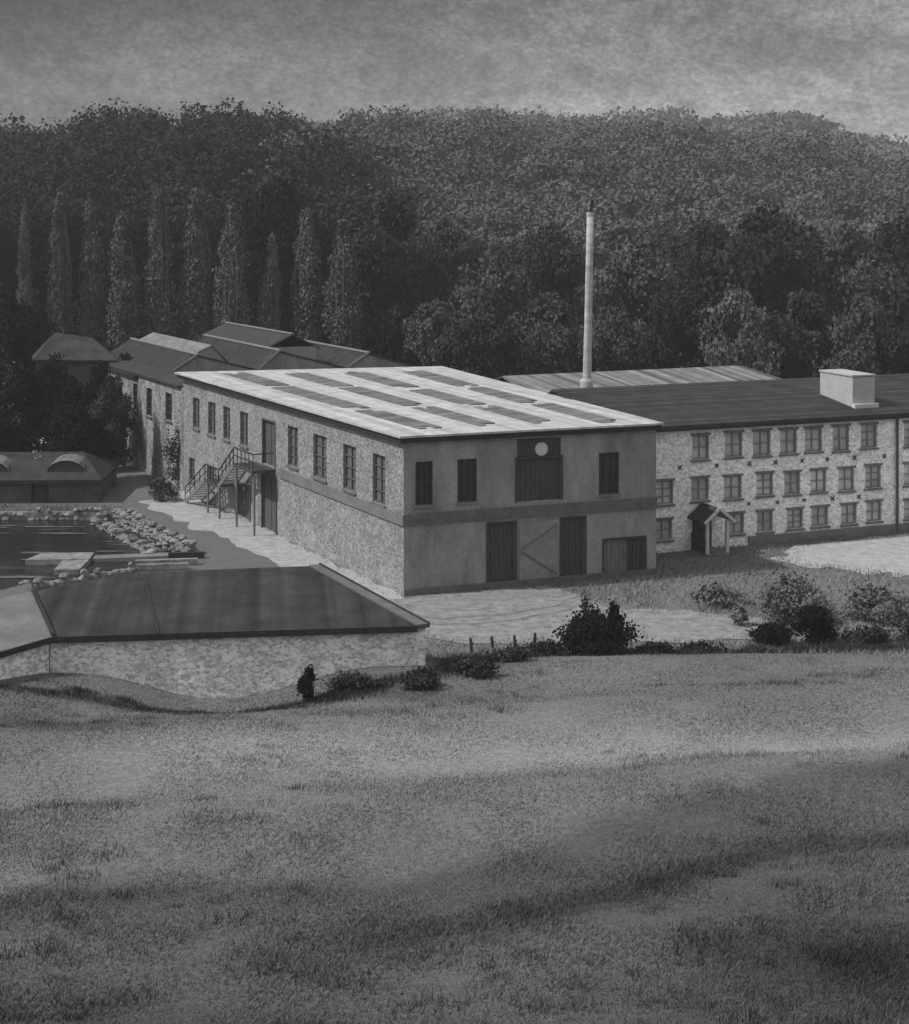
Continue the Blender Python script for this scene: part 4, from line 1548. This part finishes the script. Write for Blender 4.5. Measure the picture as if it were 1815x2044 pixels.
hed = [(-3.6, 59.2, 3.0, .55), (-1.2, 59.4, 2.6, .6), (0.6, 60.8, 2.2, .55), (2.2, 63.2, 2.2, .5), (3.8, 65.4, 2.0, .6), (8.2, 66.0, 2.2, .5), (10.4, 67.4, 2.4, .4), (17.8, 69.6, 2.8, .7), (20.4, 70.0, 3.0, .8), (23.0, 70.4, 3.0, .8)]
hl = ['low scrub along the bank below the shed wall', 'low scrub under the right corner of the low shed', 'low scrub in the shadow right of the low shed',
      'scrub tuft below the first fence posts', 'scrub against the left side of the large dark bush', 'scrub trailing right of the large dark bush',
      'thin scrub midway between the two dark bushes', 'scrub just right of the dark bush below the long mill', 'dark scrub second from the right edge', 'dark scrub at the right edge of the field']
for k, (x, y, w, h) in enumerate(hed):
    bush('scrub', x, y, w, h, M_LEAFDK, 750, .14, hl[k], 'scrub along the field edge', 'scrub', seed=20 + k, depth=1.1, lob=10)
bush('shrub', at(85, 105.8), 105.8, 3.2, 4.2, M_BLOSSOM, 120, .16, 'sparse pale-flowering shrub just above the pond shed roof', 'shrubs at the left', 'shrub', seed=40)
bush('shrub', at(20, 113), 113, 3.4, 9.0, M_LEAFPALE, 100, .2, 'thin pale-leaved sapling at the left edge above the pond shed', 'shrubs at the left', 'shrub', seed=41, stems=3)
bush('shrub', at(310, 101), 103.6, 2.4, 1.6, M_LEAFMID, 600, .18, 'grey shrub at the foot of the grimy side wall', 'shrubs at the left', 'shrub', seed=42)
bush('shrub', at(345, 101), 108.4, 4.0, 5.2, M_LEAFMID, 1300, .2, 'thin creeper-like bush against the whitewashed side wall', 'shrubs at the left', 'shrub', seed=43, depth=1.5)

# fence posts
for k, (x, y) in enumerate([(0.73, 68.0), (1.63, 68.3), (2.6, 68.5), (3.45, 68.9)]):
    mb = MB()
    z0 = gz(x, y)
    lean = random.uniform(-.06, .06)
    mb.tube([(x, y, z0 - .2), (x + lean * .4, y, z0 + .35), (x + lean, y, z0 + .62)], [.075, .07, .055], 8)
    mb.bar((x - .09, y, z0 + .36), (x + .09, y, z0 + .40), .04)
    o = link('fence_post', mb.mesh('fence_post', M_FASCIA, (x, y, z0)), loc=(x, y, z0))
    tag(o, ['short dark fence post nearest the low shed corner', 'second dark fence post from the low shed', 'third dark fence post from the low shed', 'dark fence post nearest the large bush'][k], 'post', 'fence posts at the yard edge')


# ------------------------------------------------------------------ far woods
def canopy(name, xs_, ys_, w0, w1, h0, h1, n, size, m, seed):
    rng = np.random.default_rng(seed)
    zs0 = height(xs_, ys_)
    P = []
    O_ = []
    for x, y, z in zip(xs_, ys_, zs0):
        big = rng.random() ** 1.6
        w = w0 * .75 + (w1 * 1.25 - w0 * .75) * big
        h = h0 * .8 + (h1 * 1.1 - h0 * .8) * big
        lob = [(rng.normal() * w * .18, rng.normal() * w * .18, h * rng.uniform(.35, .8), w * rng.uniform(.2, .36), h * rng.uniform(.16, .26)) for _ in range(7)]
        p, od = lobes_points(lob, n, rng)
        P.append(p + np.array([x, y, z]))
        O_.append(od)
    P = np.concatenate(P)
    me = crown_mesh(name, P, size, m, rng, out=np.concatenate(O_))
    return tag(link(name, me), kind='stuff')


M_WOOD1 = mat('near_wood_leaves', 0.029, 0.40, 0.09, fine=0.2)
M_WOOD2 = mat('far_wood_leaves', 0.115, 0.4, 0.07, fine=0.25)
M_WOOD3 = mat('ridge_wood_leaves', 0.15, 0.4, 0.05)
n = 420
yy = RNG.uniform(150, 205, n)
bb_ = RNG.uniform(-0.34, 0.34, n)
canopy('undergrowth', bb_ * yy, yy, 3.5, 6, 2.5, 5, 260, 0.34, M_LEAFBLK, 9)
n = 520
yy = RNG.uniform(185, 262, n)
bb_ = RNG.uniform(-0.36, -0.045, n)
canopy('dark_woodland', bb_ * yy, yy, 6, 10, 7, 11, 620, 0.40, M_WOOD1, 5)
n = 1250
yy = RNG.uniform(200, 348, n)
bb_ = RNG.uniform(-0.12, 0.36, n)
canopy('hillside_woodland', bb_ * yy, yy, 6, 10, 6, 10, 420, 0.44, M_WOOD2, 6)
n = 700
yy = RNG.uniform(560, 705, n)
bb_ = RNG.uniform(-0.15, 0.34, n)
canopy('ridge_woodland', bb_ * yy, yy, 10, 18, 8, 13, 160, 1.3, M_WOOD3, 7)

# ------------------------------------------------------------------ grass
M_GRASS = tone_mat('grass_blades', 7.0, 0.22, 0)
n = 430000
gy_ = 25 + (70 - 25) * RNG.random(n) ** 1.15
gx_ = RNG.uniform(-0.33, 0.33, n) * gy_
keep = ~in_poly(gx_, gy_, [(-15.4, 60.1), (-1.3, 61.6), (-5.8, 70.4), (-14, 69.1), (-17.5, 66), (-24, 55)])
gx_, gy_ = gx_[keep], gy_[keep]
n = len(gx_)
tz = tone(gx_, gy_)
dens = vnoise(gx_, gy_, 1.6, 61)
hgt = (0.04 + 0.075 * dens) * RNG.uniform(.6, 1.4, n) * np.where(tz < .09, 1.25, 0.85)
hgt *= 1 - 0.5 * sstep(62, 69, gy_)
a = RNG.uniform(0, 2 * np.pi, n)
wv = np.stack([np.cos(a), np.sin(a), np.zeros(n)], 1) * (0.010 + 0.0002 * gy_)[:, None]
base = np.stack([gx_, gy_, height(gx_, gy_) - .02], 1)
lean = np.stack([RNG.normal(0.25, .5, n), RNG.normal(0, .45, n), np.ones(n)], 1) * hgt[:, None]
V = np.stack([base - wv, base + wv, base + lean], 1).reshape(-1, 3)
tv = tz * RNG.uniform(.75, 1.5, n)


def more_grass(x, y, h, w, tn):
    k = len(x)
    an = RNG.uniform(0, 2 * np.pi, k)
    ww_ = np.stack([np.cos(an), np.sin(an), np.zeros(k)], 1) * w
    bs_ = np.stack([x, y, height(x, y) - .02], 1)
    ln = np.stack([RNG.normal(.15, .45, k), RNG.normal(0, .4, k), np.ones(k)], 1) * h[:, None]
    return np.stack([bs_ - ww_, bs_ + ww_, bs_ + ln], 1).reshape(-1, 3), tn


# rank dark growth along the field edge
k = 26000
ex = RNG.uniform(-16.5, 27, k)
ey = np.interp(ex, [-16, -13, -9, -5.6, -1.5, 3, 8, 14, 20, 26], [57.6, 57.4, 56.6, 57.6, 60.0, 65.2, 66.2, 67.8, 69.4, 70.6]) + RNG.normal(0, .42, k)
clump = vnoise(ex, ey, .9, 71)
ok = clump > RNG.uniform(.1, .75, k)
ex, ey, clump = ex[ok], ey[ok], clump[ok]
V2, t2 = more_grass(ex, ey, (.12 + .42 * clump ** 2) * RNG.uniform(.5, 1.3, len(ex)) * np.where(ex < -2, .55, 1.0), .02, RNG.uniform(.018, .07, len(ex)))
# coarse tussocks and weeds scattered over the field
nt_ = 330
tx, ty = RNG.uniform(-.31, .31, nt_), 26 + 38 * RNG.random(nt_) ** 1.3
tx = tx * ty
dens_t = vnoise(tx, ty, 6.0, 91)
sel = dens_t > .45
tx, ty = tx[sel], ty[sel]
sz = RNG.uniform(.12, .38, len(tx))
kk = 70
tux = np.repeat(tx, kk) + RNG.normal(0, 1, len(tx) * kk) * np.repeat(sz, kk)
tuy = np.repeat(ty, kk) + RNG.normal(0, 1, len(tx) * kk) * np.repeat(sz, kk)
okt = ~in_poly(tux, tuy, [(-15.4, 60.1), (-1.3, 61.6), (-5.8, 70.4), (-14, 69.1), (-17.5, 66), (-24, 55)])
tht = (np.repeat(sz, kk) * RNG.uniform(.3, 1.0, len(tux)))[okt]
tcol = np.repeat(RNG.uniform(.35, 1.25, len(tx)), kk)[okt]
tux, tuy = tux[okt], tuy[okt]
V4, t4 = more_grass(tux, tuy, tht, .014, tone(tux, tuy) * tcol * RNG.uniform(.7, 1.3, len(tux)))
# short lawn round the buildings
k = 120000
lx, ly = RNG.uniform(-34, 40, k), RNG.uniform(66, 102, k)
bad = np.zeros(k, bool)
for pol in ([(-23, 106), (-19, 106), (-12.2, 97), (-2.5, 78.4), (4.6, 79.9), (6.5, 77.0), (8.2, 75.3), (12.0, 74.7), (14.4, 72.9), (13.8, 70.6), (11, 69.8), (5, 69.6), (1, 69.5), (-3.6, 70.8), (-7.2, 71.2), (-12, 72), (-14, 77.5), (-14, 87), (-17, 92)],
            [(-2.5, 78), (10.4, 82.7), (9, 87), (40, 99), (40, 130), (-30, 130)], POND, [(18.3, 89.6), (27, 93), (40, 97), (40, 85), (28, 82.5), (21.5, 82.9), (18, 85.8)],
            [(-16, 59), (-1.3, 61.6), (-5.8, 70.4), (-14, 69.1), (-26, 66)]):
    bad |= in_poly(lx + RNG.normal(0, .5, k), ly + RNG.normal(0, .5, k), pol)
lx, ly = lx[~bad], ly[~bad]
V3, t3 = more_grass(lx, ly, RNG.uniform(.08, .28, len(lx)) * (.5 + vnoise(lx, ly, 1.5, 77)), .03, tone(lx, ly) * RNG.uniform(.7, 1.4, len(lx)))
V = np.concatenate([V, V2, V3, V4])
tv = np.concatenate([tv, t2, t3, t4])
me = bpy.data.meshes.new('grass')
fast_mesh(me, V, np.arange(len(V)).reshape(-1, 3))
me.materials.append(M_GRASS)
set_tone(me, np.repeat(tv, 3))
tag(link('grass', me), kind='stuff')

# ------------------------------------------------------------------ haze
hz = bpy.data.materials.new('haze_air')
hz.use_nodes = True
hz.node_tree.nodes.clear()
ho = hz.node_tree.nodes.new('ShaderNodeOutputMaterial')
hv = hz.node_tree.nodes.new('ShaderNodeVolumePrincipled')
hv.inputs['Color'].default_value = (0.8, 0.8, 0.8, 1)
hv.inputs['Density'].default_value = 0.00045
hv.inputs['Anisotropy'].default_value = 0.0
hz.node_tree.links.new(hv.outputs[0], ho.inputs['Volume'])
FH = Frame((-905, -62), (905, -62))
mb = MB().box(FH, 0, 1810, -975, 0, -3.0, 90)
tag(link('haze', mb.mesh('haze', hz)), kind='stuff')
